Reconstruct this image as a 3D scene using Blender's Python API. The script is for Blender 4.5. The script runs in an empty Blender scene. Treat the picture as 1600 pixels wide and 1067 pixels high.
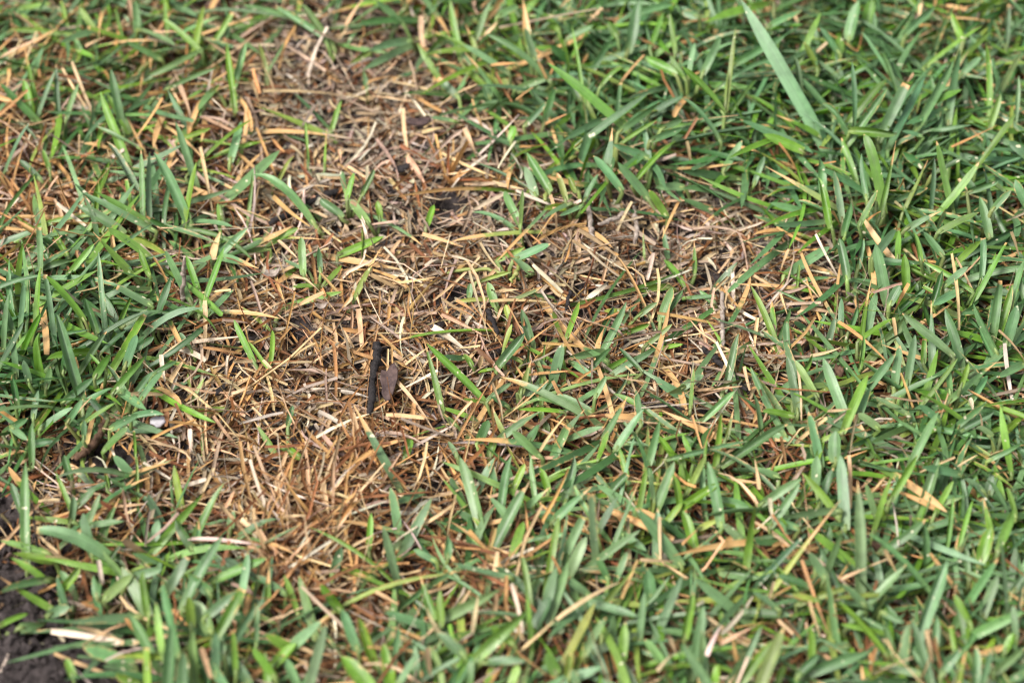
import bpy, math
import numpy as np
from mathutils import Vector

rng = np.random.default_rng(7)
R = math.radians
sc = bpy.context.scene
col = sc.collection

# ------------------------------------------------------------------ camera
PITCH, DIST, LENS = R(48), 1.05, 90.0
CAM = np.array([0.0, -DIST * math.cos(PITCH), DIST * math.sin(PITCH)])
FWD = -CAM / DIST
RGT = np.array([1.0, 0.0, 0.0])
UPV = np.cross(RGT, FWD)
cd = bpy.data.cameras.new('camera')
cd.lens = LENS
cd.sensor_width = 36
cd.clip_start = 0.01
cd.clip_end = 200
cd.dof.use_dof = True
cd.dof.focus_distance = DIST - 0.012
cd.dof.aperture_fstop = 5.8
cam = bpy.data.objects.new('camera', cd)
cam.location = CAM
cam.rotation_euler = (math.pi / 2 - PITCH, 0, 0)
col.objects.link(cam)
sc.camera = cam

# ------------------------------------------------------------------ overcast daylight
SUN_EL, SUN_AZ = R(57), R(-118)          # high, from one side
w = bpy.data.worlds.new('World')
sc.world = w
w.use_nodes = True
nt = w.node_tree
bg = nt.nodes['Background']
sky = nt.nodes.new('ShaderNodeTexSky')
sky.sky_type = 'NISHITA'
sky.sun_disc = False
sky.sun_elevation = SUN_EL
sky.sun_rotation = SUN_AZ
sky.dust_density = 4.0
hs = nt.nodes.new('ShaderNodeHueSaturation')    # the grey of a clouded sky
hs.inputs['Saturation'].default_value = 0.22
nt.links.new(sky.outputs['Color'], hs.inputs['Color'])
nt.links.new(hs.outputs['Color'], bg.inputs['Color'])
bg.inputs['Strength'].default_value = 0.058
sl = bpy.data.lights.new('sun', 'SUN')
sl.energy = 1.5
sl.angle = R(20)
sl.color = (1.0, 0.95, 0.87)
sun = bpy.data.objects.new('sun', sl)
sun.rotation_euler = Vector((-math.sin(SUN_AZ) * math.cos(SUN_EL), -math.cos(SUN_AZ) * math.cos(SUN_EL),
                             -math.sin(SUN_EL))).to_track_quat('-Z', 'Y').to_euler()
sun.location = (0, 0, 3)
col.objects.link(sun)
vs = sc.view_settings
vs.view_transform = 'Standard'
vs.look = 'None'
vs.gamma = 1
sc.cycles.filter_width = 1.25
vs.use_curve_mapping = False
vs.exposure = 1.80

# ------------------------------------------------------------------ the lie of the land
def ground_z(x, y):
    x = np.asarray(x, float); y = np.asarray(y, float)
    z = (2.6 * np.sin(31 * x + 1.3) * np.sin(27 * y + 0.4) + 1.8 * np.sin(63 * x - 41 * y + 2.1)
         + 1.5 * np.sin(97 * x + 83 * y + 0.7) + 1.1 * np.sin(170 * x - 60 * y) * np.sin(150 * y + 40 * x)) * 1e-3
    return z

def ray(px, py):
    px = np.asarray(px, float); py = np.asarray(py, float)
    a = (px - 800) / 1600 * 36 / LENS
    b = -(py - 533.5) / 1600 * 36 / LENS
    return a[..., None] * RGT + b[..., None] * UPV + FWD

def at(px, py, h=0.0):
    """point at height h above the ground seen at a photograph position"""
    d = ray(px, py)
    z = np.zeros(np.shape(px))
    for _ in range(4):
        t = (h + z - CAM[2]) / d[..., 2]
        p = CAM + d * t[..., None]
        z = ground_z(p[..., 0], p[..., 1])
    return p

def to_px(p):
    v = np.asarray(p) - CAM
    dz = v @ FWD
    k = LENS / 36 * 1600
    return 800 + (v @ RGT) / dz * k, 533.5 - (v @ UPV) / dz * k

def px_size(p):
    return ((np.asarray(p) - CAM) @ FWD) * 36 / LENS / 1600

# how much of each part of the lawn is green (0-9): 16 columns, 11 rows
GREEN = np.array([[int(c) for c in r] for r in (
    "6676467899998888",
    "5665011589999998",
    "4654121158868999",
    "1455441253005999",
    "7763321330101488",
    "8841211244324577",
    "8831111355446788",
    "3421112345776888",
    "5663124566778888",
    "2676445667778888",
    "0477666677778888")], float) / 9
# where the dead stuff is old and grey-brown (9) or fresh straw (0)
GREY = np.array([[int(c) for c in r] for r in (
    "3334897321112222",
    "3335999732111121",
    "3345899874211111",
    "2334589986888311",
    "2334556668887521",
    "2223444554565321",
    "2112333333333321",
    "3333322222222222",
    "3222211111111222",
    "7322111111111122",
    "9722222111111111")], float) / 9

# where the turf is lush and deep green (9)
LUSH = np.array([[int(c) for c in r] for r in (
    "1111112368886322",
    "1121111269999752",
    "2210000039989987",
    "0221000024007998",
    "4420000000003887",
    "8730000000001566",
    "9920000000001355",
    "5200000000011345",
    "1100000000111233",
    "1222001101112233",
    "1222111111122222")], float) / 9
# where the dead stuff is rusty or orange (9)
RUST = np.array([[int(c) for c in r] for r in (
    "3211111211111111",
    "2211122311111111",
    "3211126721111111",
    "9842235532111111",
    "4222234433322211",
    "1124556533344321",
    "1137788633345421",
    "3356889643333222",
    "3246898654332222",
    "1124676655443332",
    "1123344444444333")], float) / 9

def sample(grid, px, py):
    gx = np.clip(np.asarray(px, float) / 100 - 0.5, 0, 14.999)
    gy = np.clip(np.asarray(py, float) / 97 - 0.5, 0, 9.999)
    i = gx.astype(int); j = gy.astype(int)
    fx = gx - i; fy = gy - j
    return ((grid[j, i] * (1 - fx) + grid[j, i + 1] * fx) * (1 - fy)
            + (grid[j + 1, i] * (1 - fx) + grid[j + 1, i + 1] * fx) * fy)

def bare(px, py):
    """1 on the bare soil corner, 0 on the lawn"""
    px = np.asarray(px, float); py = np.asarray(py, float)
    wob = 22 * np.sin(px / 37 + 1) + 16 * np.sin(py / 23) + 10 * np.sin((px + py) / 11)
    d = (py - 818) * 0.64 - px * 0.68 + wob
    return np.clip(d / 45 + 0.4, 0, 1)

HOLES = [(165, 724, 58, 20), (698, 322, 24, 18), (352, 596, 30, 18), (390, 560, 18, 14), (20, 800, 30, 22), (470, 520, 26, 12), (720, 470, 28, 12), (1110, 430, 26, 12),
         (930, 640, 24, 10), (1440, 500, 22, 16), (1150, 612, 24, 12), (240, 250, 24, 12), (600, 560, 30, 14), (440, 690, 26, 14)]

def hole(px, py):
    """0 in the dark hollows where the mat is open down to the soil"""
    k = np.ones(np.shape(px))
    for x, y, a, b in HOLES:
        k = np.minimum(k, np.clip(((px - x) / a / 1.2) ** 2 + ((py - y) / b / 1.25) ** 2 - .5, 0.02, 1))
    return k

# ------------------------------------------------------------------ what the photograph shows, nine fields of 534 x 356, three units to a pixel
# blades: root x y, tip x y, width, colour (b blue-green, g bright green, d deep green, y yellow-green) + tenths of dry tip, arch
BLADES = {
(0, 0): """275 555 262 300 32 d;590 740 470 430 60 g;600 600 500 440 48 g;560 520 520 325 40 d;870 590 785 420 30 d;620 860 500 665 50 b;860 980 720 715 55 b
900 800 820 570 50 b;665 1000 660 700 38 b1;700 960 700 710 30 b;870 1000 920 760 48 g;640 1000 440 895 50 g;620 980 590 840 25 g;540 1060 360 960 50 b;640 1020 380 900 40 b
455 890 510 760 40 g;370 900 290 680 25 b 30;440 1000 460 850 30 g;20 790 140 575 25 b 40;165 430 110 200 35 g;150 520 110 375 35 g;140 520 0 390 40 d;190 500 260 330 25 b
230 790 200 700 30 g;185 830 90 750 40 d;240 720 310 640 20 g;915 210 955 30 45 g;890 190 760 90 40 g;1000 190 1090 60 45 g;690 150 822 215 45 b;720 255 590 195 35 b
430 140 280 200 45 b;590 180 410 130 35 g;290 150 40 140 30 g;440 130 370 30 40 g;570 160 540 40 30 g;1530 170 1410 20 45 b;1460 140 1290 30 45 b;1310 60 1130 25 30 b
1090 430 1062 200 45 g;1110 350 1150 200 45 b;1250 330 1210 200 25 y;1250 330 1330 200 20 b;1520 605 1145 480 45 g2;1550 600 1600 470 35 g;1540 590 1380 440 25 d
1520 770 1530 600 20 g;1440 740 1430 570 20 g 25;1090 890 1310 705 55 b;1450 1010 1180 820 58 b 70;1160 1000 1180 810 25 g;1290 850 1380 730 25 y;950 740 1180 560 25 g 40
1080 730 1130 570 50 b;870 640 985 600 35 g;600 660 450 590 35 b;580 530 720 540 20 b;840 380 1010 320 25 b;580 400 730 310 30 b;1030 1060 1020 950 30 g;1590 1010 1500 930 50 b
180 1060 180 970 30 b;770 1060 690 1010 40 d;780 120 770 0 30 g;640 120 630 0 35 b;310 90 280 0 35 g;170 310 205 220 30 b;320 520 370 390 28 b;690 470 600 520 26 d;980 440 930 520 40 b
520 1010 640 850 38 b;380 240 440 270 40 g;130 30 240 20 30 g;460 960 350 860 26 d""",
(533, 0): """1250 515 965 295 50 g;1200 600 1440 435 50 b;1220 550 1045 660 45 b;1340 580 1490 480 45 b;1480 510 1600 450 40 b;1160 620 1115 760 50 b;1275 840 1180 730 50 b
1430 910 1295 760 50 b;1150 910 1205 815 40 b;950 850 870 715 55 b;830 690 675 635 45 b;520 560 420 550 25 b;790 590 670 515 40 g;660 390 565 305 40 g;735 440 580 250 45 b
730 300 570 210 45 b;910 320 680 160 40 b 40;440 330 355 200 45 g;275 195 130 240 50 b;295 215 100 330 45 b;110 250 40 300 35 y;270 90 160 0 45 b;340 90 80 110 40 d
650 130 710 0 40 b;550 200 510 0 40 g;560 200 410 140 30 g3;620 200 580 110 35 y4;870 170 850 0 42 y7;540 440 450 370 45 b;655 505 735 470 40 b;690 440 670 400 40 b
1060 280 980 210 50 d;1280 150 1250 100 45 g;1350 190 1400 0 60 b;1420 60 1560 20 45 b;1320 185 1210 240 40 b;1540 330 1430 270 50 g;1600 350 1540 260 40 g;1440 740 1410 580 45 b
1400 720 1270 675 45 b;1250 730 1270 600 60 b3;1400 730 1300 810 50 b;1420 800 1570 660 35 g;1600 870 1470 880 45 b;1520 1000 1440 890 45 g;840 1050 850 890 25 g;830 1030 765 895 40 b
800 1060 615 995 50 b 30;1050 960 940 1030 30 b;1060 960 950 985 60 y;1100 970 1020 1010 30 b;30 920 60 810 40 g;20 890 0 800 40 b;100 900 155 790 30 b;120 1030 40 935 50 g
180 1020 170 940 35 g;400 1050 435 960 35 g;800 640 810 590 45 g;120 410 105 330 30 b;1290 590 1310 390 30 b;1130 440 1080 120 25 g;1240 380 1320 315 30 g 20;960 540 1000 410 44 d
850 400 990 350 45 b;1080 170 1180 120 45 b;760 60 830 30 45 b;1000 120 940 60 45 g;900 250 860 130 40 b;1190 300 1260 190 44 d;1520 590 1600 560 45 b;1480 640 1600 600 40 b
1460 180 1510 60 40 g;1560 200 1540 60 34 g;1100 430 1010 300 40 d;880 560 960 480 40 b;1350 640 1480 560 30 g;900 880 860 780 50 b;1040 900 1010 810 44 y;1100 880 1060 830 50 y""",
(1066, 0): """630 575 275 0 72 b;660 480 540 350 45 b;770 610 655 490 50 b 40;800 620 960 415 45 b;820 520 960 370 50 g;800 560 795 290 35 b;940 600 1050 395 55 b1;1010 600 1140 350 50 b
1130 530 1270 280 60 b;1260 490 1300 230 55 b;1200 515 1045 585 45 b;850 610 1010 625 40 g;1100 630 1030 615 35 b;930 910 850 630 50 g 70;800 800 745 645 35 g1;860 880 840 720 40 b
490 640 612 720 55 b;480 640 270 560 50 b;410 655 220 740 45 g;200 780 280 660 50 b;520 680 380 630 60 g;600 610 440 540 45 g3;640 910 390 780 40 y4;690 1010 635 830 45 g
740 960 710 800 45 b;860 890 640 785 35 b;260 820 0 800 45 d;190 890 0 885 40 b;200 990 0 930 40 b;220 1020 120 1060 30 y;340 850 385 730 35 b;210 470 250 130 35 y;205 560 215 330 30 y
240 370 460 270 25 b 30;160 480 0 310 45 g;130 600 0 460 30 b 40;140 590 250 560 30 b;350 20 100 110 50 g;790 140 830 0 70 b;860 130 890 0 60 g;910 190 900 60 40 b;720 290 740 170 60 g
430 105 560 50 40 b;300 260 480 170 45 b;620 300 570 200 40 g;940 290 840 150 25 b;1210 250 1410 120 30 g;1440 470 1420 200 40 g;1480 440 1590 240 40 b;1560 540 1575 355 30 b
1430 710 1560 535 40 g;1450 560 1490 440 40 g;1600 720 1530 660 50 b;1600 735 1330 740 30 b;1250 900 1190 660 45 g1;1210 970 1390 760 45 g1;1160 980 1180 740 40 b;1000 930 1150 880 45 b1
1440 970 1410 790 40 b1;1600 940 1560 840 50 b;1430 1060 1390 920 55 b;1470 960 1540 890 45 b;1080 1050 1210 990 40 b3;1240 1060 1390 995 40 g;855 1000 915 890 40 g;440 1040 355 955 45 g
570 980 410 950 40 b;620 1030 430 1055 40 b;770 1060 790 950 45 b;940 930 1000 660 40 g3;1060 930 1150 750 30 y2;1190 470 1310 420 40 g;560 250 650 60 44 g;400 180 300 60 40 b;540 390 520 260 44 d
1080 130 1180 30 45 b;1300 160 1260 60 45 g;1520 170 1530 30 40 b;1340 240 1440 150 30 g;1000 420 940 250 40 d;720 220 640 130 45 b;60 70 0 60 40 b;40 300 60 200 40 b;120 290 180 170 44 b
1330 330 1400 270 40 b;1380 880 1480 850 44 b;1100 760 1030 710 55 d;1200 800 1320 740 44 d;480 800 370 850 44 b;660 870 640 740 45 b""",
(0, 356): """355 715 265 405 65 b;495 460 460 110 40 b;395 650 500 485 50 b1;170 380 190 180 45 g;255 530 210 220 40 b;360 385 215 225 35 g;580 170 435 20 60 g2;640 90 500 0 60 g
545 610 675 405 45 g;680 340 545 280 50 b;650 370 730 270 40 b;525 340 650 350 30 d;415 385 345 415 50 b;690 500 950 378 35 b 60;760 450 690 410 30 b;980 390 1095 290 45 b;800 450 930 440 30 d
940 370 1050 90 40 g;930 290 870 130 40 g;880 310 770 100 45 b;740 410 800 230 40 d;1060 140 1210 190 50 b;1240 90 1400 0 40 g;1240 90 1070 125 40 g;1420 200 1410 40 40 b;1430 190 1330 150 25 b
1500 190 1490 90 40 d;1520 255 1600 175 35 g;1340 355 1600 300 35 g;1470 265 1370 275 25 g;1180 600 1095 430 35 g;1250 640 1160 530 25 g;1260 635 1275 480 30 g;1250 460 1110 360 30 y2
70 640 60 500 45 b;20 500 40 310 40 b;60 290 45 140 45 b;95 420 110 250 35 b;50 450 0 340 40 d;190 150 180 0 40 b;345 180 440 75 45 g;305 100 250 0 40 g;220 180 350 145 40 b
190 650 185 490 50 g;190 680 0 625 30 g;385 580 215 620 50 g;600 600 640 500 44 b;565 720 680 600 40 g;640 760 725 670 40 b;680 770 765 670 40 b;580 760 500 640 35 b;480 650 420 590 30 g
460 670 515 590 35 g;585 780 685 850 60 b;415 890 540 820 30 g;420 800 530 750 50 b;215 915 340 840 50 b;545 920 650 870 40 b;660 885 770 875 40 b;515 1010 600 930 45 g;145 1060 150 910 45 d
75 945 132 995 50 b;170 1010 280 990 45 d;390 970 395 900 40 b;160 860 180 760 40 b;220 720 235 650 45 b;45 940 130 890 40 b;1280 1035 1190 905 50 g2;1400 1060 1290 1030 50 g1;1040 840 880 865 35 y
890 760 880 680 20 y;900 800 960 700 25 y;1350 915 1370 830 30 b;950 1020 950 940 20 b;635 1060 625 950 18 g;890 560 840 490 40 b;720 680 830 620 35 d;330 780 440 700 50 d;70 800 60 700 40 d
1030 120 1160 0 50 b;880 120 790 60 36 b;690 190 650 100 44 g;440 460 400 330 60 d;120 560 190 400 38 g;20 600 110 440 36 d;300 640 320 540 50 d;500 560 590 480 40 d;130 700 110 620 44 b
330 880 390 800 40 b;600 440 690 380 34 d;640 560 720 510 44 d;480 860 420 800 50 d""",
(533, 356): """470 820 385 520 35 g2;660 790 400 540 50 g;580 600 455 605 45 b;610 640 570 590 30 g;740 640 860 490 55 b;890 550 845 380 40 b;760 570 800 450 40 y;850 740 890 620 45 y2
1060 495 1115 345 45 g;1235 545 1335 345 45 b;1320 485 1445 450 40 g;1500 420 1550 280 55 b;1520 410 1600 290 35 b;1600 260 1510 150 45 g;1530 150 1510 0 35 b2;1530 270 1385 295 40 g
1430 540 1550 450 35 g;720 355 685 255 45 b;890 200 785 135 45 b;825 130 980 75 50 b;740 140 860 90 40 y;700 325 530 345 25 y;650 240 800 205 25 y;800 330 940 275 30 b;980 320 860 310 25 b
600 320 605 260 30 b;790 420 770 360 40 y;690 800 795 725 40 b;660 810 570 800 25 g;610 880 400 830 35 g2;540 920 480 870 30 y3;870 760 1030 740 50 b;1140 840 1010 780 50 b;1040 840 870 815 40 b 30
990 850 830 850 25 g;720 990 935 860 50 b;760 950 710 840 35 y2;910 1040 800 950 55 b;1000 680 1040 540 68 b;1040 700 1040 610 35 g;1200 590 1065 600 55 b;1210 600 1090 540 50 b
960 660 920 610 40 b;1300 660 1470 570 45 b;1240 660 1350 600 30 g;1200 770 1240 690 40 b;1320 980 1420 845 65 b;1250 940 1340 790 50 b;1100 970 1230 930 45 b;1070 930 1140 850 40 b2
1210 1060 1250 950 40 g;1000 1060 1060 930 60 b1;890 980 930 920 45 b;640 990 690 900 55 d;260 1180 60 830 70 b3;300 1060 330 990 50 g;700 1060 720 980 60 g;540 1060 500 1000 45 b
1600 790 1470 705 50 b;1600 740 1510 780 45 b;1350 1010 1440 1020 40 b;1560 1060 1480 970 45 g;1450 1060 1490 900 50 b;0 110 200 40 50 g;95 150 95 0 30 g;70 300 190 90 30 y;1310 385 1230 390 30 y
1420 130 1415 0 20 y2;1400 400 1480 350 30 b;700 660 640 680 28 g;940 700 900 620 40 b;1100 640 1180 700 44 b;930 800 1000 700 40 d;840 620 780 600 26 g;1400 880 1380 760 40 d;780 830 700 790 34 d
1380 640 1300 560 34 d;1480 560 1600 545 28 g;1180 640 1270 560 36 d""",
(1066, 356): """195 735 265 495 60 b;460 900 320 650 55 b;750 835 660 610 65 b;955 300 905 75 70 b;770 220 735 50 55 b;825 175 850 50 35 b;1010 110 1015 10 40 g;920 100 1000 0 65 b
1045 280 1040 120 55 g;500 195 690 90 55 b;540 265 545 170 20 g;550 245 730 235 30 b;450 560 320 270 45 g;430 490 420 340 35 g;500 560 490 440 45 b;530 790 490 600 50 b;670 565 715 420 45 b
745 430 745 330 40 b;850 500 885 240 40 g;835 620 845 500 30 g;870 495 985 425 35 g;920 560 1080 390 60 b;1220 550 1030 400 50 b;1170 580 1165 340 50 b2;1290 590 1230 375 65 b;1060 680 1090 500 55 b
1000 700 1020 550 60 b1;1130 600 1130 520 40 g;780 880 870 690 50 g;870 740 1000 590 60 b;720 940 780 740 50 b;840 850 880 750 45 b;1450 520 1365 355 50 b;1465 460 1480 245 45 b1
1490 470 1545 265 45 g;1530 500 1570 360 70 b;1600 500 1490 590 40 b;1390 290 1520 70 30 g;1300 250 1130 160 35 g;1180 320 1220 200 50 d;1280 300 1175 360 40 b;1440 590 1390 470 45 b
1000 780 1200 690 40 b;1300 880 1110 770 40 g;1170 760 1290 610 30 g;1310 720 1340 635 35 g;1300 760 1470 630 40 b2;1370 780 1430 690 45 b;1090 1060 1200 860 60 b;1110 960 1010 905 40 b
1040 930 880 1010 50 d;1290 920 1420 820 45 b;1330 930 1460 860 45 b;1530 1060 1490 830 35 g;1530 940 1600 890 40 g;1480 1060 1600 1000 30 b;1430 970 1370 940 50 b;100 880 245 765 60 b
40 830 55 660 30 g;0 740 100 690 50 b;160 1060 180 860 50 g;210 960 240 850 30 y3;40 1060 0 960 40 g;240 1060 495 920 60 b;110 1060 120 985 30 g;0 1050 300 1000 40 b;640 1060 590 860 55 b1
720 1060 720 950 60 b;650 990 800 930 30 y2;150 280 260 160 45 b;60 200 55 60 30 g2;150 350 80 290 40 b;30 320 160 320 30 b;480 870 370 860 40 g;360 930 330 770 70 b;610 750 530 620 50 b
600 770 680 650 60 b;550 710 610 590 44 g;1600 320 1560 190 35 b;1400 200 1410 50 40 b;1110 120 1080 20 40 g;1200 100 1130 20 45 b;940 150 1090 170 45 d;1030 370 1160 250 50 d
870 470 910 300 50 b;820 290 910 350 45 b;980 340 1020 270 55 b;1020 850 900 790 36 b;1250 250 1340 180 44 b;1310 140 1400 60 36 g;1360 380 1300 410 40 b;1560 300 1600 150 40 b;580 480 520 440 50 d
640 460 680 390 30 d;790 450 820 370 36 b;1250 740 1240 650 50 b;900 920 820 870 44 b;1180 880 1110 830 44 b;1580 640 1480 700 40 b;480 800 380 790 40 b""",
(0, 711): """120 390 120 30 55 b;90 230 50 130 45 d;330 100 300 0 45 b;620 90 260 110 40 b 60;630 100 530 0 60 b;640 230 640 0 22 g;320 220 260 80 35 g;330 280 345 190 55 b;770 360 690 180 65 b
850 230 815 45 50 y;710 450 955 175 58 g;940 320 1050 130 55 b;1090 395 1300 300 45 b 30;930 450 930 300 70 b;720 390 740 300 60 b;460 460 170 360 60 b 60;420 410 390 270 60 b;420 300 470 180 40 b
480 360 560 200 55 b2;430 320 580 310 40 b;290 300 110 290 50 g;370 220 450 160 50 b;580 160 565 90 40 b;500 150 500 80 25 g;200 440 0 400 45 g;240 480 60 460 55 g;210 570 50 480 40 g
210 570 0 645 45 b;230 700 0 570 50 g;0 790 130 740 35 g;310 730 270 560 45 b;290 640 370 520 60 g;350 640 280 540 55 b;230 740 330 710 60 b;580 750 330 780 55 b;100 800 220 780 60 b
660 680 570 520 80 b;690 700 670 540 45 g;820 840 760 590 80 b;760 900 730 690 50 g;890 760 880 660 60 g;970 790 900 680 95 b;1030 800 1140 630 60 g;1000 720 1130 630 70 b;890 640 1040 380 70 b
800 600 880 480 60 b;1040 560 1250 480 55 g;1130 640 1160 450 50 b;780 500 620 460 45 b;690 1060 690 900 50 g;720 930 610 750 60 b;700 925 530 950 55 y2;580 960 390 900 80 b;790 1060 800 800 60 b
910 1060 910 820 70 b;1010 980 1010 830 60 b;870 1060 860 920 90 b;1200 840 1210 690 40 b;1350 900 1240 840 80 g;1260 1000 1180 900 60 g;1300 960 1390 880 60 g;1250 1060 1240 920 50 g
1460 780 1400 560 55 b;1400 860 1540 750 70 b2;1450 1060 1530 780 80 b;1560 540 1600 430 60 b;1570 690 1500 600 55 g;1250 660 1260 520 40 g;1100 960 1090 820 50 g;340 1030 310 950 50 g
590 1000 480 990 60 b;1080 880 1200 700 60 b;560 560 480 440 55 b;640 560 760 530 50 b;520 640 620 560 45 d;450 640 440 560 60 b;880 400 820 300 55 d;1080 330 1100 260 50 b;1180 560 1050 480 50 b
1120 760 1050 700 60 d;1380 700 1330 560 45 g;1300 620 1200 560 40 b;620 1060 540 1020 60 g;1040 1060 980 960 60 b;1150 1040 1080 940 60 b;1380 1050 1340 950 55 b;960 620 880 560 60 d""",
(533, 711): """650 310 555 10 60 b;640 160 720 10 60 b;750 230 800 0 45 b;660 310 640 180 35 g;590 250 440 70 30 g2;265 350 230 150 60 b;370 165 240 240 60 b1;280 450 425 200 60 b;270 620 195 330 75 b
740 390 860 150 85 b1;760 260 680 180 45 b2;860 240 980 150 45 b2;815 430 855 310 60 g;970 540 1020 280 60 g;1190 440 1170 180 60 b;1040 260 1170 150 50 b2;1220 320 1300 190 50 b
1295 370 1395 120 50 b2;1400 220 1430 60 45 g;900 160 890 0 45 b;960 140 930 60 40 g;1060 160 1090 0 55 b;1230 75 1100 50 45 b;1140 530 1400 350 60 b;1290 570 1340 450 55 b;1250 660 1400 490 40 y2
880 395 960 375 40 b;970 385 1055 365 40 b;1060 440 1130 290 60 b;1080 520 1150 380 50 b;960 730 1010 520 70 b;990 700 1060 500 70 b;880 660 840 470 50 g;890 860 870 640 30 g;500 740 745 625 75 b
430 590 540 540 50 b2;420 720 370 560 60 g2;465 750 465 630 45 g;680 900 870 720 70 g;720 545 520 505 50 b;1060 930 1190 690 75 y;1200 690 1390 755 60 b;1400 830 1420 640 55 b;1500 790 1600 560 65 b
1450 640 1430 530 80 b;1480 470 1480 250 60 b;1550 450 1375 245 55 b1;1530 300 1600 220 45 g;1280 160 1340 90 45 b;1500 200 1560 30 65 b;1590 220 1550 90 45 g;700 960 870 960 55 b;570 960 680 930 55 g
1010 1060 1220 990 60 b;1360 1060 1300 950 60 b;290 1030 360 920 50 b;230 1060 200 880 55 g;150 920 80 760 55 g;370 790 200 735 60 b;60 860 0 720 60 b;250 930 270 800 45 b;120 1060 0 940 80 g
600 1060 610 960 50 b;1070 1010 1070 930 45 y;1310 950 1330 780 60 g;1220 900 1390 830 50 b;1160 890 1240 760 45 b;1600 830 1490 820 50 b;500 460 495 380 44 b;540 900 450 830 55 b;780 860 700 800 45 g
920 780 980 660 60 d;1140 640 1060 580 55 b;720 150 700 40 40 d;820 130 860 40 40 g;1460 180 1440 60 50 b;1340 380 1430 450 44 b;1200 820 1130 760 45 d;1500 960 1420 860 60 b;620 300 540 260 44 b
560 200 510 100 50 d;1000 1000 960 920 55 d;800 1060 830 980 55 g;1100 1060 1080 1000 55 b;1240 560 1200 480 50 d;420 480 340 440 45 b;130 420 140 270 36 g;140 560 0 540 45 g""",
(1066, 711): """825 600 820 120 65 b1;760 240 740 0 75 b;630 120 630 0 60 b;700 240 560 80 45 g;650 200 710 60 55 b1;420 190 560 110 50 b;445 280 550 130 55 b;680 255 470 290 55 b;310 470 350 180 50 g
190 210 315 240 55 b;470 560 740 210 35 y4;380 580 580 370 50 b;800 500 580 340 45 g;720 860 670 540 55 b;680 530 750 350 60 b;640 470 690 330 60 b;660 550 590 450 55 b1;840 730 1050 510 60 b
1110 800 1240 490 75 b;1100 580 860 360 45 b;1140 500 1130 310 60 b;970 410 1140 300 50 b1 -30;1130 230 1200 10 55 b;1200 240 1270 120 40 g;910 310 980 100 45 g;1000 160 1100 0 60 g;1240 390 1270 190 35 g
1310 380 1360 210 30 g;1100 540 1210 450 50 g;1440 330 1410 200 45 g2;1410 450 1450 340 70 g;1500 390 1550 250 60 g;1550 250 1520 150 40 g;1500 190 1460 40 45 g;1520 700 1490 390 45 b 40
1320 720 1480 480 60 b1;1420 720 1480 560 60 b;1340 760 1270 650 45 g;1330 850 1600 730 55 b;230 540 368 572 55 b;110 420 190 470 50 b;50 400 0 260 55 g;100 330 200 290 40 y2;320 730 515 750 60 b
20 800 50 640 45 g;50 960 100 700 65 b;110 1010 90 820 55 b;260 730 50 570 60 b;280 990 370 800 55 b;380 1040 475 810 75 b1;310 1010 440 860 60 g;605 940 600 795 55 g;640 990 880 920 65 b
920 880 730 680 40 g;910 820 740 790 35 g;600 670 780 620 40 y;610 670 510 650 35 y;880 650 700 670 30 y;825 670 740 600 50 b;1030 990 1060 790 70 b;1160 1050 1070 760 70 b;1290 940 1260 800 35 g
1370 1050 1375 890 60 b1;1400 1060 1445 910 50 b;1290 1060 1330 910 50 y3;1520 900 1550 830 50 g;460 1060 480 980 50 g;150 1060 170 980 50 g;110 1060 0 880 60 b;1600 1020 1530 1060 50 b
740 890 630 920 50 b;1060 1010 920 990 50 b;1180 880 1190 750 45 b;1440 160 1470 70 60 b;1400 160 1320 110 40 b;1260 75 1120 55 45 b;420 90 320 70 45 b1;40 130 110 0 40 y;30 110 0 40 40 g
170 250 120 30 60 b;0 240 180 130 50 g;260 380 190 320 50 b;520 330 440 310 40 b;560 600 440 560 40 d;1000 620 1150 610 44 b;960 740 1040 780 50 b;1560 620 1600 560 44 b;1180 330 1280 300 40 b
1340 540 1330 430 40 b;1560 820 1550 700 50 b;1500 980 1600 900 55 b;1230 1000 1300 900 50 b;900 260 860 130 44 b;560 1010 640 930 60 d;980 900 940 780 50 b;420 700 330 640 50 b"""}

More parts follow.
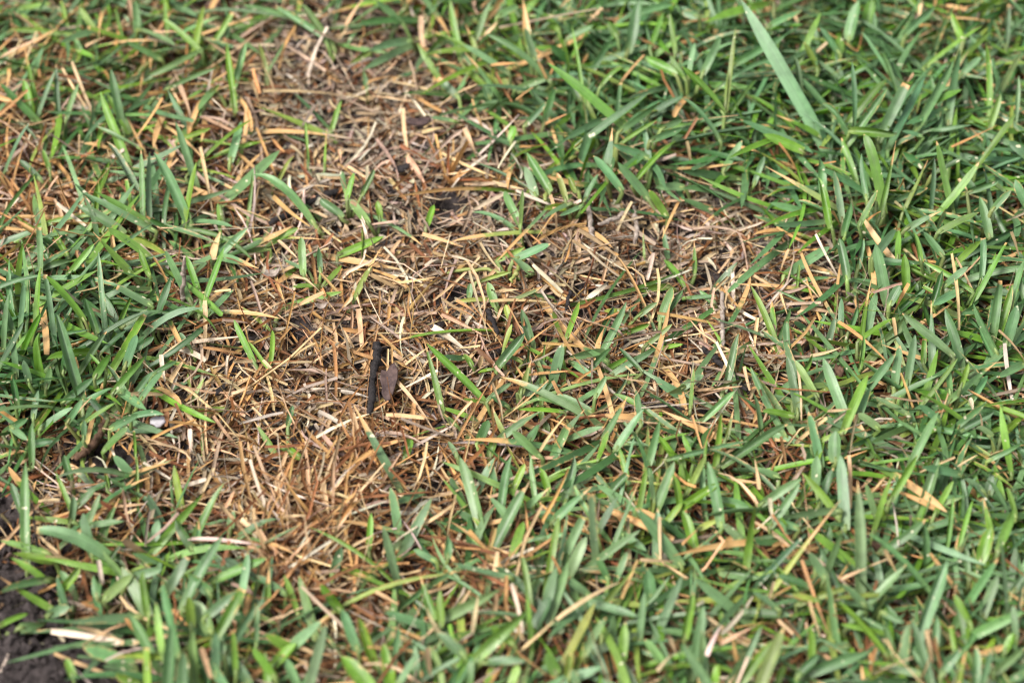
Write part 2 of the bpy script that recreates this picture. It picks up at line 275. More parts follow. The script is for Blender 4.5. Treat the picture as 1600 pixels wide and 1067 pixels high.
# dead blades lying about: end, end, width, tone (t tan, w bleached, o orange, r rust, k grey-brown), arch
STRAWS = {
(0, 0): """595 0 615 160 30 t;640 155 830 150 18 t;340 290 430 530 18 t;290 320 400 500 14 t;840 400 890 530 25 t;950 550 1190 660 22 t;60 870 110 680 18 o;1230 430 1590 445 25 t;1190 320 1215 440 22 o
170 150 95 340 14 t;490 330 540 420 16 o;500 700 540 800 16 t;650 880 810 940 14 o;940 690 990 990 20 t;1430 690 1440 870 16 o;1280 920 1450 1060 25 o;1590 700 1600 800 18 t;0 1030 90 930 20 w
270 950 400 1060 20 w;760 460 640 640 14 o;1420 880 1560 880 22 t;1380 120 1310 330 16 o;0 280 190 180 30 t;400 220 490 180 20 t;360 750 450 710 30 r;60 60 160 130 16 t;1200 600 1320 900 14 o""",
(533, 0): """650 190 750 75 20 t;375 75 390 220 30 t;650 725 835 535 18 w;740 790 820 665 22 w;470 720 720 830 20 t;290 510 320 730 22 t;320 730 400 880 45 t;580 600 640 760 28 t;720 340 830 520 18 o
830 520 915 565 16 o;700 310 820 295 18 o;940 590 1055 540 16 o;830 690 960 680 18 o;920 290 960 370 18 o;430 320 540 300 22 t;350 450 470 520 20 o;340 790 240 880 22 o;280 680 460 780 25 r
380 620 480 600 22 t;20 120 100 0 20 t;1410 190 1500 240 18 o;540 850 690 850 26 r;730 830 820 760 18 o;1300 400 1420 260 14 o;820 470 900 410 16 o""",
(1066, 0): """450 670 550 830 16 o;1260 690 1470 590 16 o;700 190 580 280 22 t;70 550 10 650 16 o;530 600 600 660 20 o;870 1030 930 990 14 o 12;1290 840 1340 900 25 t;1080 340 1050 390 22 t;700 990 740 1060 25 o
640 690 740 700 16 o;1010 880 1040 830 16 o;20 660 40 780 18 t;1180 500 1230 560 16 t;1120 20 1110 100 24 t;1380 30 1240 60 18 o;620 780 720 760 14 o;860 520 850 590 14 o;1200 440 1300 330 14 t""",
(0, 356): """960 340 955 560 25 t;895 535 1120 515 22 w;610 780 845 790 24 t;830 560 965 620 32 w;720 640 920 495 14 t 20;300 290 400 370 20 w;400 380 530 420 20 t;300 945 430 790 14 t;640 590 700 690 25 t
715 140 785 270 16 o;1240 350 1440 500 14 t;1560 540 1570 800 18 o;950 560 1130 590 16 o;980 720 1020 600 18 o;800 710 870 610 28 t;890 940 900 1060 25 w;650 970 730 1060 18 t;820 820 890 960 16 r
970 810 970 1060 14 t;700 990 920 900 16 o;780 860 780 930 25 r;1180 840 1280 960 14 t;1400 850 1530 940 18 r;1260 640 1480 630 16 t;1180 740 1090 780 25 t;1110 200 1160 290 18 o;995 150 1030 20 40 t
1300 60 1390 140 25 t;1040 430 1180 450 16 k;1170 250 1230 440 18 k;150 170 290 40 14 t;1230 620 1300 690 18 t;1480 440 1580 510 16 t;1090 590 1330 480 16 o;1380 300 1280 640 12 o""",
(533, 356): """170 495 490 495 16 t;430 340 650 135 14 t;540 340 665 440 20 o;600 200 700 540 14 t;470 405 660 500 20 t;430 470 600 590 40 w 15;700 350 1005 355 28 t;900 170 1035 305 22 w;1080 60 1260 170 20 t
1270 175 1440 180 28 t;1110 10 1330 170 22 t;720 670 1020 430 16 o;540 1000 720 680 14 o;940 540 1230 580 16 o;880 690 1060 670 18 o;1230 680 1430 720 22 t;1090 720 1210 650 20 o;760 540 820 330 18 r
640 560 720 650 28 r;650 600 650 660 30 t;210 880 390 890 26 t;340 820 345 980 22 o;80 380 100 560 28 t;105 560 115 460 18 r;250 700 450 980 20 t;0 470 170 510 24 o;180 500 290 600 18 o;240 560 250 680 14 o
300 640 420 550 14 t;1150 340 1240 260 30 w;1250 260 1360 225 22 o 15;1490 540 1575 515 16 w;1550 640 1440 540 16 o;370 100 440 0 16 r;10 480 60 560 16 t;380 30 570 90 24 t 15;280 60 180 180 20 t
200 270 440 230 18 t;930 1050 1050 880 18 t;1110 480 1400 350 14 o;740 300 830 290 22 t;650 70 740 200 18 t""",
(1066, 356): """625 30 740 250 14 w;1265 120 1290 520 18 t;1280 140 1370 320 12 t;460 310 500 430 14 t;730 440 970 640 20 o 40;1060 260 990 400 20 o;990 420 1000 560 20 t;80 430 280 400 28 o 30;160 260 290 400 20 o
1510 540 1545 810 22 w;680 860 790 845 18 t;530 1010 680 890 22 t;820 870 785 1060 20 t;290 650 320 760 18 t;540 650 560 900 14 t;60 760 280 740 16 t;770 310 840 350 26 w;1020 680 1080 840 14 o
1480 480 1600 620 16 t;1540 20 1570 130 18 t;200 270 250 410 14 t;600 130 750 110 16 t;560 250 640 330 16 t;440 0 600 80 16 o;500 100 460 200 16 t;1300 80 1340 130 30 t;0 570 90 560 18 o;1390 870 1390 990 30 t
1340 800 1360 850 30 w;540 400 640 350 18 t;360 440 470 330 16 t;600 600 740 560 18 t""",
(0, 711): """880 400 1220 420 30 w;240 820 560 880 35 w;360 800 580 880 30 t;460 490 480 600 25 w;570 160 610 330 25 t;470 220 680 360 25 r;570 400 670 450 40 t;1380 100 1330 260 24 t;1130 300 1220 390 30 t
1320 930 1540 750 30 o;1300 830 1305 730 25 t;180 640 300 590 20 o;0 280 50 330 20 t;180 220 280 210 18 t;1240 10 1340 15 30 w;380 690 490 740 22 o;590 760 640 830 22 o;370 560 380 500 30 t;940 900 990 1040 30 t
1000 60 950 170 20 t;700 80 780 20 18 t""",
(533, 711): """720 600 735 450 30 t;700 760 720 640 30 t;800 600 850 830 22 w;830 930 1000 770 25 t;1010 770 1300 595 30 t 30;545 890 620 830 35 w;620 830 640 660 30 t;490 880 400 710 30 t;600 350 720 500 22 o
740 490 800 450 22 o;860 480 1000 380 22 o;1490 290 1500 500 18 t;1400 490 1560 495 20 t;1310 670 1390 490 20 o;940 310 1060 60 20 o;880 390 860 210 16 o;250 90 300 160 20 o;400 900 420 1030 45 t
230 840 400 900 35 t;360 340 540 210 18 t;20 350 70 600 18 o 20;60 600 80 440 18 o;1480 1010 1560 930 25 t;1540 850 1570 930 22 t;160 640 270 700 22 t;720 340 690 480 18 o""",
(1066, 711): """780 0 790 250 22 t;870 200 950 100 20 t;180 830 330 660 28 w;560 490 680 820 20 o;600 680 650 860 18 t;860 530 1000 470 22 t;740 590 860 530 22 t;180 880 380 780 24 t;870 1040 910 900 22 o
840 1060 1080 950 24 t;950 440 1010 560 24 t;950 860 1010 960 24 t;1140 820 1180 1050 24 t;1180 850 1210 1060 20 o;1260 700 1280 600 20 t;1310 550 1380 600 18 o;370 770 430 590 20 t;1200 580 1310 580 30 r
1060 280 1065 340 25 w;410 200 425 310 25 w;360 160 340 20 22 t;120 940 180 800 35 w;1270 70 1380 0 14 t;0 420 70 350 20 o;260 960 240 860 24 o;1100 1060 1160 940 20 t"""}

def parse(table):
    out = []
    for (ox, oy), txt in table.items():
        for item in txt.replace('\n', ';').split(';'):
            f = item.split()
            if len(f) < 6:
                continue
            x0, y0, x1, y1, wd = (float(v) / 2.996 for v in f[:5])
            out.append((ox + x0, oy + y0, ox + x1, oy + y1, wd, f[5], float(f[6]) / 2.996 if len(f) > 6 else 0.0))
    return out

# ------------------------------------------------------------------ materials
def new_mat(name):
    m = bpy.data.materials.new(name)
    m.use_nodes = True
    t = m.node_tree
    return m, t, t.nodes, t.links, t.nodes['Principled BSDF']

def leaf_material():
    m, t, N, L, p = new_mat('grass_leaf')
    at_ = N.new('ShaderNodeAttribute'); at_.attribute_name = 'tint'
    uv = N.new('ShaderNodeUVMap'); uv.uv_map = 'UVMap'
    geo = N.new('ShaderNodeNewGeometry')
    sx = N.new('ShaderNodeSeparateXYZ'); L.new(uv.outputs[0], sx.inputs[0])
    # blotches
    n1 = N.new('ShaderNodeTexNoise'); n1.inputs['Scale'].default_value = 210; n1.inputs['Detail'].default_value = 3
    L.new(geo.outputs['Position'], n1.inputs['Vector'])
    r1 = N.new('ShaderNodeMapRange'); r1.inputs[1].default_value = .3; r1.inputs[2].default_value = .7
    r1.inputs[3].default_value = .78; r1.inputs[4].default_value = 1.2
    L.new(n1.outputs['Fac'], r1.inputs[0])
    # lengthwise veins
    cv = N.new('ShaderNodeCombineXYZ')
    mu = N.new('ShaderNodeMath'); mu.operation = 'MULTIPLY'; mu.inputs[1].default_value = 7.0
    mv = N.new('ShaderNodeMath'); mv.operation = 'MULTIPLY'; mv.inputs[1].default_value = .6
    L.new(sx.outputs[0], mu.inputs[0]); L.new(sx.outputs[1], mv.inputs[0])
    L.new(mu.outputs[0], cv.inputs[0]); L.new(mv.outputs[0], cv.inputs[1])
    n2 = N.new('ShaderNodeTexNoise'); n2.inputs['Scale'].default_value = 2.2; n2.inputs['Detail'].default_value = 2
    L.new(cv.outputs[0], n2.inputs['Vector'])
    r2 = N.new('ShaderNodeMapRange'); r2.inputs[1].default_value = .35; r2.inputs[2].default_value = .65
    r2.inputs[3].default_value = .86; r2.inputs[4].default_value = 1.12
    L.new(n2.outputs['Fac'], r2.inputs[0])
    # midrib: the fold's dark crease line put into the colour
    ab = N.new('ShaderNodeMath'); ab.operation = 'SUBTRACT'; ab.inputs[1].default_value = .5; L.new(sx.outputs[0], ab.inputs[0])
    ab2 = N.new('ShaderNodeMath'); ab2.operation = 'ABSOLUTE'; L.new(ab.outputs[0], ab2.inputs[0])
    rib = N.new('ShaderNodeMapRange'); rib.inputs[1].default_value = .0; rib.inputs[2].default_value = .07
    rib.inputs[3].default_value = .80; rib.inputs[4].default_value = 1.0
    L.new(ab2.outputs[0], rib.inputs[0])
    k1 = N.new('ShaderNodeMath'); k1.operation = 'MULTIPLY'; L.new(r1.outputs[0], k1.inputs[0]); L.new(r2.outputs[0], k1.inputs[1])
    k2 = N.new('ShaderNodeMath'); k2.operation = 'MULTIPLY'; L.new(k1.outputs[0], k2.inputs[0]); L.new(rib.outputs[0], k2.inputs[1])
    vm = N.new('ShaderNodeVectorMath'); vm.operation = 'SCALE'
    L.new(at_.outputs['Color'], vm.inputs[0]); L.new(k2.outputs[0], vm.inputs['Scale'])
    # dried tips and edges: the dried share is carried per blade, broken up by noise
    n3 = N.new('ShaderNodeTexNoise'); n3.inputs['Scale'].default_value = 420; n3.inputs['Detail'].default_value = 3
    L.new(geo.outputs['Position'], n3.inputs['Vector'])
    dd = N.new('ShaderNodeMath'); dd.operation = 'MULTIPLY_ADD'; dd.inputs[1].default_value = 1.1; dd.inputs[2].default_value = -.55
    L.new(n3.outputs['Fac'], dd.inputs[0])
    d2 = N.new('ShaderNodeMath'); d2.operation = 'ADD'; L.new(dd.outputs[0], d2.inputs[0]); L.new(at_.outputs['Alpha'], d2.inputs[1])
    dr = N.new('ShaderNodeMapRange'); dr.inputs[1].default_value = .34; dr.inputs[2].default_value = .70
    L.new(d2.outputs[0], dr.inputs[0])
    dc = N.new('ShaderNodeMix'); dc.data_type = 'RGBA'
    dc.inputs[6].default_value = (.50, .24, .07, 1); dc.inputs[7].default_value = (.62, .44, .22, 1)
    L.new(n1.outputs['Fac'], dc.inputs[0])
    mx = N.new('ShaderNodeMix'); mx.data_type = 'RGBA'
    L.new(dr.outputs[0], mx.inputs[0]); L.new(vm.outputs[0], mx.inputs[6]); L.new(dc.outputs[2], mx.inputs[7])
    # tiny pale scuffs
    n4 = N.new('ShaderNodeTexNoise'); n4.inputs['Scale'].default_value = 330; n4.inputs['Detail'].default_value = 1
    L.new(geo.outputs['Position'], n4.inputs['Vector'])
    r4 = N.new('ShaderNodeMapRange'); r4.inputs[1].default_value = .735; r4.inputs[2].default_value = .77
    L.new(n4.outputs['Fac'], r4.inputs[0])
    mx2 = N.new('ShaderNodeMix'); mx2.data_type = 'RGBA'; mx2.inputs[7].default_value = (.55, .52, .36, 1)
    L.new(r4.outputs[0], mx2.inputs[0]); L.new(mx.outputs[2], mx2.inputs[6])
    L.new(mx2.outputs[2], p.inputs['Base Color'])
    p.inputs['Roughness'].default_value = .40
    p.inputs['Specular IOR Level'].default_value = .55
    bp = N.new('ShaderNodeBump'); bp.inputs['Strength'].default_value = .35; bp.inputs['Distance'].default_value = .0004
    L.new(n2.outputs['Fac'], bp.inputs['Height']); L.new(bp.outputs[0], p.inputs['Normal'])
    tr = N.new('ShaderNodeBsdfTranslucent')
    ht = N.new('ShaderNodeMix'); ht.data_type = 'RGBA'; ht.blend_type = 'MULTIPLY'; ht.inputs[0].default_value = 1
    ht.inputs[7].default_value = (1.35, 1.25, .6, 1)
    L.new(mx2.outputs[2], ht.inputs[6]); L.new(ht.outputs[2], tr.inputs['Color'])
    ms = N.new('ShaderNodeMixShader'); ms.inputs[0].default_value = .15
    L.new(p.outputs[0], ms.inputs[1]); L.new(tr.outputs[0], ms.inputs[2])
    L.new(ms.outputs[0], N['Material Output'].inputs['Surface'])
    return m

def straw_material():
    m, t, N, L, p = new_mat('dry_straw')
    at_ = N.new('ShaderNodeAttribute'); at_.attribute_name = 'tint'
    uv = N.new('ShaderNodeUVMap'); uv.uv_map = 'UVMap'
    geo = N.new('ShaderNodeNewGeometry')
    mp = N.new('ShaderNodeMapping'); mp.inputs['Scale'].default_value = (9, 1.5, 1)
    L.new(uv.outputs[0], mp.inputs[0])
    n1 = N.new('ShaderNodeTexNoise'); n1.inputs['Scale'].default_value = 1.4; n1.inputs['Detail'].default_value = 4
    L.new(mp.outputs[0], n1.inputs['Vector'])
    n2 = N.new('ShaderNodeTexNoise'); n2.inputs['Scale'].default_value = 160; n2.inputs['Detail'].default_value = 4
    L.new(geo.outputs['Position'], n2.inputs['Vector'])
    r1 = N.new('ShaderNodeMapRange'); r1.inputs[1].default_value = .3; r1.inputs[2].default_value = .7
    r1.inputs[3].default_value = .72; r1.inputs[4].default_value = 1.22
    L.new(n1.outputs['Fac'], r1.inputs[0])
    r2 = N.new('ShaderNodeMapRange'); r2.inputs[1].default_value = .3; r2.inputs[2].default_value = .7
    r2.inputs[3].default_value = .68; r2.inputs[4].default_value = 1.22
    L.new(n2.outputs['Fac'], r2.inputs[0])
    k = N.new('ShaderNodeMath'); k.operation = 'MULTIPLY'; L.new(r1.outputs[0], k.inputs[0]); L.new(r2.outputs[0], k.inputs[1])
    vm = N.new('ShaderNodeVectorMath'); vm.operation = 'SCALE'
    L.new(at_.outputs['Color'], vm.inputs[0]); L.new(k.outputs[0], vm.inputs['Scale'])
    L.new(vm.outputs[0], p.inputs['Base Color'])
    p.inputs['Roughness'].default_value = .58
    p.inputs['Specular IOR Level'].default_value = .4
    bp = N.new('ShaderNodeBump'); bp.inputs['Strength'].default_value = .5; bp.inputs['Distance'].default_value = .0005
    L.new(n1.outputs['Fac'], bp.inputs['Height']); L.new(bp.outputs[0], p.inputs['Normal'])
    tr = N.new('ShaderNodeBsdfTranslucent'); L.new(vm.outputs[0], tr.inputs['Color'])
    ms = N.new('ShaderNodeMixShader'); ms.inputs[0].default_value = .08
    L.new(p.outputs[0], ms.inputs[1]); L.new(tr.outputs[0], ms.inputs[2])
    L.new(ms.outputs[0], N['Material Output'].inputs['Surface'])
    return m

def rough_material(name, dark, light, scale, rough=.85, bump=.6, dist=.001):
    m, t, N, L, p = new_mat(name)
    geo = N.new('ShaderNodeNewGeometry')
    n1 = N.new('ShaderNodeTexNoise'); n1.inputs['Scale'].default_value = scale; n1.inputs['Detail'].default_value = 8
    n1.inputs['Roughness'].default_value = .68
    L.new(geo.outputs['Position'], n1.inputs['Vector'])
    cr = N.new('ShaderNodeValToRGB')
    cr.color_ramp.elements[0].position = .34; cr.color_ramp.elements[0].color = (*dark, 1)
    cr.color_ramp.elements[1].position = .72; cr.color_ramp.elements[1].color = (*light, 1)
    L.new(n1.outputs['Fac'], cr.inputs[0]); L.new(cr.outputs[0], p.inputs['Base Color'])
    p.inputs['Roughness'].default_value = rough
    p.inputs['Specular IOR Level'].default_value = .2
    bp = N.new('ShaderNodeBump'); bp.inputs['Strength'].default_value = bump; bp.inputs['Distance'].default_value = dist
    L.new(n1.outputs['Fac'], bp.inputs['Height']); L.new(bp.outputs[0], p.inputs['Normal'])
    return m

LEAF = leaf_material()
STRAW = straw_material()
SOIL = rough_material('dark_soil', (.010, .008, .008), (.15, .122, .12), 150, .9, 1.0, .006)
CHAR = rough_material('charred_wood', (.010, .009, .010), (.045, .038, .038), 700, .7, .9, .001)
BARK = rough_material('brown_bark', (.045, .024, .015), (.17, .10, .065), 500, .8, .8, .0008)
GREYBARK = rough_material('grey_stem', (.16, .12, .10), (.42, .36, .31), 420, .7, .7, .0006)
PALE = rough_material('pale_flake', (.25, .23, .25), (.58, .55, .58), 300, .6, .5, .0005)
DARKLEAF = rough_material('dark_dead_leaf', (.03, .02, .022), (.13, .085, .075), 300, .7, .6, .0006)

# ------------------------------------------------------------------ strips: blades and straws
def unit(v):
    return v / (np.linalg.norm(v, axis=-1, keepdims=True) + 1e-12)

V_LEAF = np.array([0, .14, .32, .5, .66, .79, .89, .96, 1.0])
V_STRAW = np.array([0, .22, .5, .78, 1.0])

def strips(p0, p1, ctrl, width, face, fold, twist, vs, cross, blunt, leaf=True):
    """n curved strips at once -> verts (n, S, C, 3), uv (S, C, 2); all arguments are arrays with one row per strip"""
    n = len(p0); S = len(vs); C = len(cross)
    v = vs[None, :, None]
    c = (1 - v) ** 2 * p0[:, None] + 2 * v * (1 - v) * ctrl[:, None] + v ** 2 * p1[:, None]
    tan = unit(2 * (1 - v) * (ctrl - p0)[:, None] + 2 * v * (p1 - ctrl)[:, None])
    side = unit(np.cross(tan, face[:, None] + 0 * tan))
    nrm = unit(np.cross(side, tan))
    a = twist[:, None, None] * (v - .4)
    side, nrm = side * np.cos(a) + nrm * np.sin(a), nrm * np.cos(a) - side * np.sin(a)
    vv = vs[None, :]
    if leaf:
        tip = np.clip((vv - .64) / .36, 0, 1)
        ex = 1.5 + 3.0 * np.clip(blunt[:, None], 0, .5)                        # from pointed to rounded
        sharp = (1 - tip ** ex) ** .85 * (1 - .10 * np.clip(vv - .3, 0, 1))
        needle = np.clip(1 - np.clip((vv - .25) / .75, 0, 1) ** 1.25, 0, 1)     # a tip that has dried and rolled up
        cut = 1 - .22 * tip ** 2
        b_ = blunt[:, None]
        prof = (.74 + .26 * np.clip(vv / .2, 0, 1)) * np.where(b_ > 1.5, np.maximum(needle, .10), np.where(b_ > .5, cut, np.maximum(sharp, .05)))
    else:
        prof = np.where(blunt[:, None] > .5, 1 - .25 * vv, 1.02 - .85 * vv ** 1.6)
        prof = prof * (.8 + .2 * np.clip(vv / .2, 0, 1))
    wd = width[:, None] * prof * .5
    x = cross[None, None, :]
    pts = (c[:, :, None] + side[:, :, None] * (wd[..., None] * x)[..., None]
           + nrm[:, :, None] * (wd[..., None] * np.abs(x) * fold[:, None, None])[..., None])
    uv = np.stack(np.broadcast_arrays((cross[None, :] + 1) / 2, vs[:, None]), -1)
    return pts, uv

def strip_faces(S, C):
    i, j = np.meshgrid(np.arange(S - 1), np.arange(C - 1), indexing='ij')
    a = (i * C + j).ravel()
    return np.stack([a, a + 1, a + C + 1, a + C], 1)

def mesh_from(name, verts, quads, uvs, tint, mat):
    """verts (V,3), quads (F,4), uvs (V,2), tint (V,4)"""
    me = bpy.data.meshes.new(name)
    V, F = len(verts), len(quads)
    me.vertices.add(V); me.loops.add(F * 4); me.polygons.add(F)
    me.vertices.foreach_set('co', verts.astype(np.float32).ravel())
    me.loops.foreach_set('vertex_index', quads.astype(np.int32).ravel())
    me.polygons.foreach_set('loop_start', np.arange(0, F * 4, 4, dtype=np.int32))
    me.polygons.foreach_set('use_smooth', np.ones(F, bool))
    ul = me.uv_layers.new(name='UVMap')
    ul.data.foreach_set('uv', uvs[quads.ravel()].astype(np.float32).ravel())
    ca = me.color_attributes.new('tint', 'FLOAT_COLOR', 'POINT')
    ca.data.foreach_set('color', tint.astype(np.float32).ravel())
    me.materials.append(mat)
    me.update(calc_edges=True)
    return me

def many(name, pts, uv, tint4, mat):
    n, S, C, _ = pts.shape
    f = strip_faces(S, C)
    quads = (np.arange(n)[:, None, None] * (S * C) + f[None]).reshape(-1, 4)
    uvs = np.broadcast_to(uv[None], (n, S, C, 2)).reshape(-1, 2).copy()
    # every strip reads another stretch of the grain
    uvs = uvs + np.repeat(rng.integers(0, 40, n) * 3.0, S * C)[:, None] * np.array([0, 1.0])
    return mesh_from(name, pts.reshape(-1, 3), quads, uvs, tint4.reshape(-1, 4), mat)

def link(name, data, parent=None, loc=None, **props):
    o = bpy.data.objects.new(name, data)
    col.objects.link(o)
    if loc is not None:
        o.location = loc
    if parent is not None:
        o.parent = parent
    for k, v in props.items():
        o[k] = v
    return o

def tube(name, pts, rad, mat, sides=7, flat=1.0, rough=0.0, seed=0):
    """closed tapering tube through pts (relative coordinates), bevelled ends"""
    r_ = np.random.default_rng(seed)
    pts = np.asarray(pts, float); rad = np.asarray(rad, float)
    n = len(pts)
    tan = unit(np.gradient(pts, axis=0))
    ref = np.array([.13, .21, .97]) if abs(unit(pts[-1] - pts[0])[2]) < .8 else np.array([.9, .3, .1])
    s = unit(np.cross(tan, ref)); u = np.cross(s, tan)
    a = np.arange(sides) / sides * 2 * math.pi
    rr = rad[:, None] * (1 + rough * r_.normal(0, 1, (n, sides)))
    v = (pts[:, None] + s[:, None] * (np.cos(a)[None] * rr)[..., None]
         + u[:, None] * (np.sin(a)[None] * rr * flat)[..., None]).reshape(-1, 3)
    faces = [(i * sides + j, i * sides + (j + 1) % sides, (i + 1) * sides + (j + 1) % sides, (i + 1) * sides + j)
             for i in range(n - 1) for j in range(sides)]
    faces += [tuple(range(sides))[::-1], tuple(range((n - 1) * sides, n * sides))]
    me = bpy.data.meshes.new(name)
    me.from_pydata(v.tolist(), [], faces)
    me.polygons.foreach_set('use_smooth', [True] * len(me.polygons))
    me.materials.append(mat)
    return me

def tint_mesh(me, rgb, dry=0.0):
    ca = me.color_attributes.new('tint', 'FLOAT_COLOR', 'POINT')
    ca.data.foreach_set('color', np.tile(np.array([*rgb, dry], np.float32), len(me.vertices)))
    me.uv_layers.new(name='UVMap')
    return me

GREENS = {'b': (.122, .222, .094), 'g': (.135, .258, .024), 'd': (.050, .122, .034), 'y': (.245, .300, .055)}
STRAWC = {'t': (.54, .375, .21), 'w': (.60, .50, .385), 'o': (.45, .25, .095), 'r': (.21, .085, .030), 'k': (.36, .265, .19)}

def jitter(c, s=.12):
    c = np.asarray(c, float)
    return np.clip(c * (1 + rng.normal(0, s)) * (1 + rng.normal(0, s * .4, 3)), .004, .9)

LUSH_C = {'b': (.080, .178, .068), 'g': (.095, .215, .020), 'd': (.034, .098, .026), 'y': (.170, .250, .040)}

def leaf_colour(c, lush=0.0):
    a = np.asarray(GREENS[c], float) * (1 - lush) + np.asarray(LUSH_C[c]) * lush
    o = np.asarray(GREENS[rng.choice(list('bgdy'), p=[.45, .25, .2, .1])], float)
    f = abs(rng.normal(0, .20)) * (1 - .6 * lush)
    return jitter(a * (1 - min(f, .5)) + o * min(f, .5), .14)

def leaf_tint(S, C, vs, cross, rgb, dry, edge):
    """rgba per vertex of one blade: pale towards the sheath, dried tip and edges in alpha"""
    v = np.broadcast_to(vs[:, None], (S, C)); x = np.broadcast_to(np.abs(cross)[None], (S, C))
    pale = np.clip(1 - v / .22, 0, 1)[..., None] * .45
    base = np.asarray(rgb) * (1 - pale) + np.array([.24, .30, .10]) * pale
    a = np.clip((v - (1 - dry)) / max(.12, dry * .8) + .5, 0, 1) if dry > 0 else np.zeros((S, C))
    a = np.maximum(a, edge * x ** 3 * np.clip(v * 1.6, 0, 1) * .55)
    return np.concatenate([base, a[..., None]], -1)

TOCAM = unit(-FWD)
UPW = np.array([0, 0, 1.0])

# ------------------------------------------------------------------ ground
def ground_material():
    m = SOIL.copy(); m.name = 'soil_and_far_turf'
    N, L = m.node_tree.nodes, m.node_tree.links
    p = N['Principled BSDF']
    src = p.inputs['Base Color'].links[0].from_socket
    geo = N.new('ShaderNodeNewGeometry')
    ln = N.new('ShaderNodeVectorMath'); ln.operation = 'LENGTH'; L.new(geo.outputs['Position'], ln.inputs[0])
    mr = N.new('ShaderNodeMapRange'); mr.inputs[1].default_value = .42; mr.inputs[2].default_value = .55
    L.new(ln.outputs['Value'], mr.inputs[0])
    nz = N.new('ShaderNodeTexNoise'); nz.inputs['Scale'].default_value = 90; nz.inputs['Detail'].default_value = 6
    L.new(geo.outputs['Position'], nz.inputs['Vector'])
    cr = N.new('ShaderNodeValToRGB')
    cr.color_ramp.elements[0].position = .35; cr.color_ramp.elements[0].color = (.02, .045, .015, 1)
    cr.color_ramp.elements[1].position = .7; cr.color_ramp.elements[1].color = (.16, .17, .06, 1)
    L.new(nz.outputs['Fac'], cr.inputs[0])
    mx = N.new('ShaderNodeMix'); mx.data_type = 'RGBA'
    L.new(mr.outputs[0], mx.inputs[0]); L.new(src, mx.inputs[6]); L.new(cr.outputs[0], mx.inputs[7])
    L.new(mx.outputs[2], p.inputs['Base Color'])
    return m

def build_ground():
    xs = np.concatenate([[-30, -8, -2.5, -1.0], np.linspace(-.5, .5, 241), [1.0, 2.5, 8, 30]])
    ys = np.concatenate([[-30, -8, -2.5, -1.0], np.linspace(-.5, .5, 241), [1.0, 2.5, 8, 30]])
    X, Y = np.meshgrid(xs, ys)
    px, py = to_px(np.stack([X, Y, 0 * X], -1))
    b = bare(px, py) * (np.abs(X) < .6) * (np.abs(Y) < .6)
    lump = (np.sin(170 * X + 60 * Y) * np.sin(140 * Y - 50 * X + 1) + .6 * np.sin(390 * X + 1) * np.sin(350 * Y)
            + rng.normal(0, .55, X.shape))
    Z = ground_z(X, Y) * (np.abs(X) < .7) * (np.abs(Y) < .7) + b * (lump * 3.2e-3 + .002) + rng.normal(0, 3e-4, X.shape)
    Z = Z - .006 * (1 - hole(px, py)) * (np.abs(X) < .6) * (np.abs(Y) < .6)
    n = len(xs)
    i, j = np.meshgrid(np.arange(n - 1), np.arange(n - 1), indexing='ij')
    a = (i * n + j).ravel()
    q = np.stack([a, a + 1, a + n + 1, a + n], 1)
    me = mesh_from('ground', np.stack([X, Y, Z], -1).reshape(-1, 3), q, np.zeros((n * n, 2)), np.ones((n * n, 4)), ground_material())
    link('ground', me, kind='structure', label='dark damp soil under the lawn and bare in one corner')
build_ground()

# ------------------------------------------------------------------ the mass of dead thatch and of low grass
def scatter(n, margin):
    """random ground spots over the frame and a margin round it"""
    hx, y0, y1 = .235 + margin, -.215 - margin, .275 + margin
    x = rng.uniform(-hx, hx, n); y = rng.uniform(y0, y1, n)
    px, py = to_px(np.stack([x, y, 0 * x], -1))
    return x, y, px, py

def patchy(x, y, k):
    return .5 + .5 * np.sin(k * x + 3 * np.sin(.7 * k * y)) * np.sin(.9 * k * y + 2 * np.sin(.6 * k * x + 1))

def mixcol(names, weights, n):
    pal = np.array([STRAWC[c] for c in names])
    idx = (rng.random(n)[:, None] > np.cumsum(weights / weights.sum(1, keepdims=True), 1)).sum(1).clip(0, len(names) - 1)
    return pal[idx] * (1 + rng.normal(0, .2, n))[:, None].clip(.4, 1.6) * (1 + rng.normal(0, .05, (n, 3)))

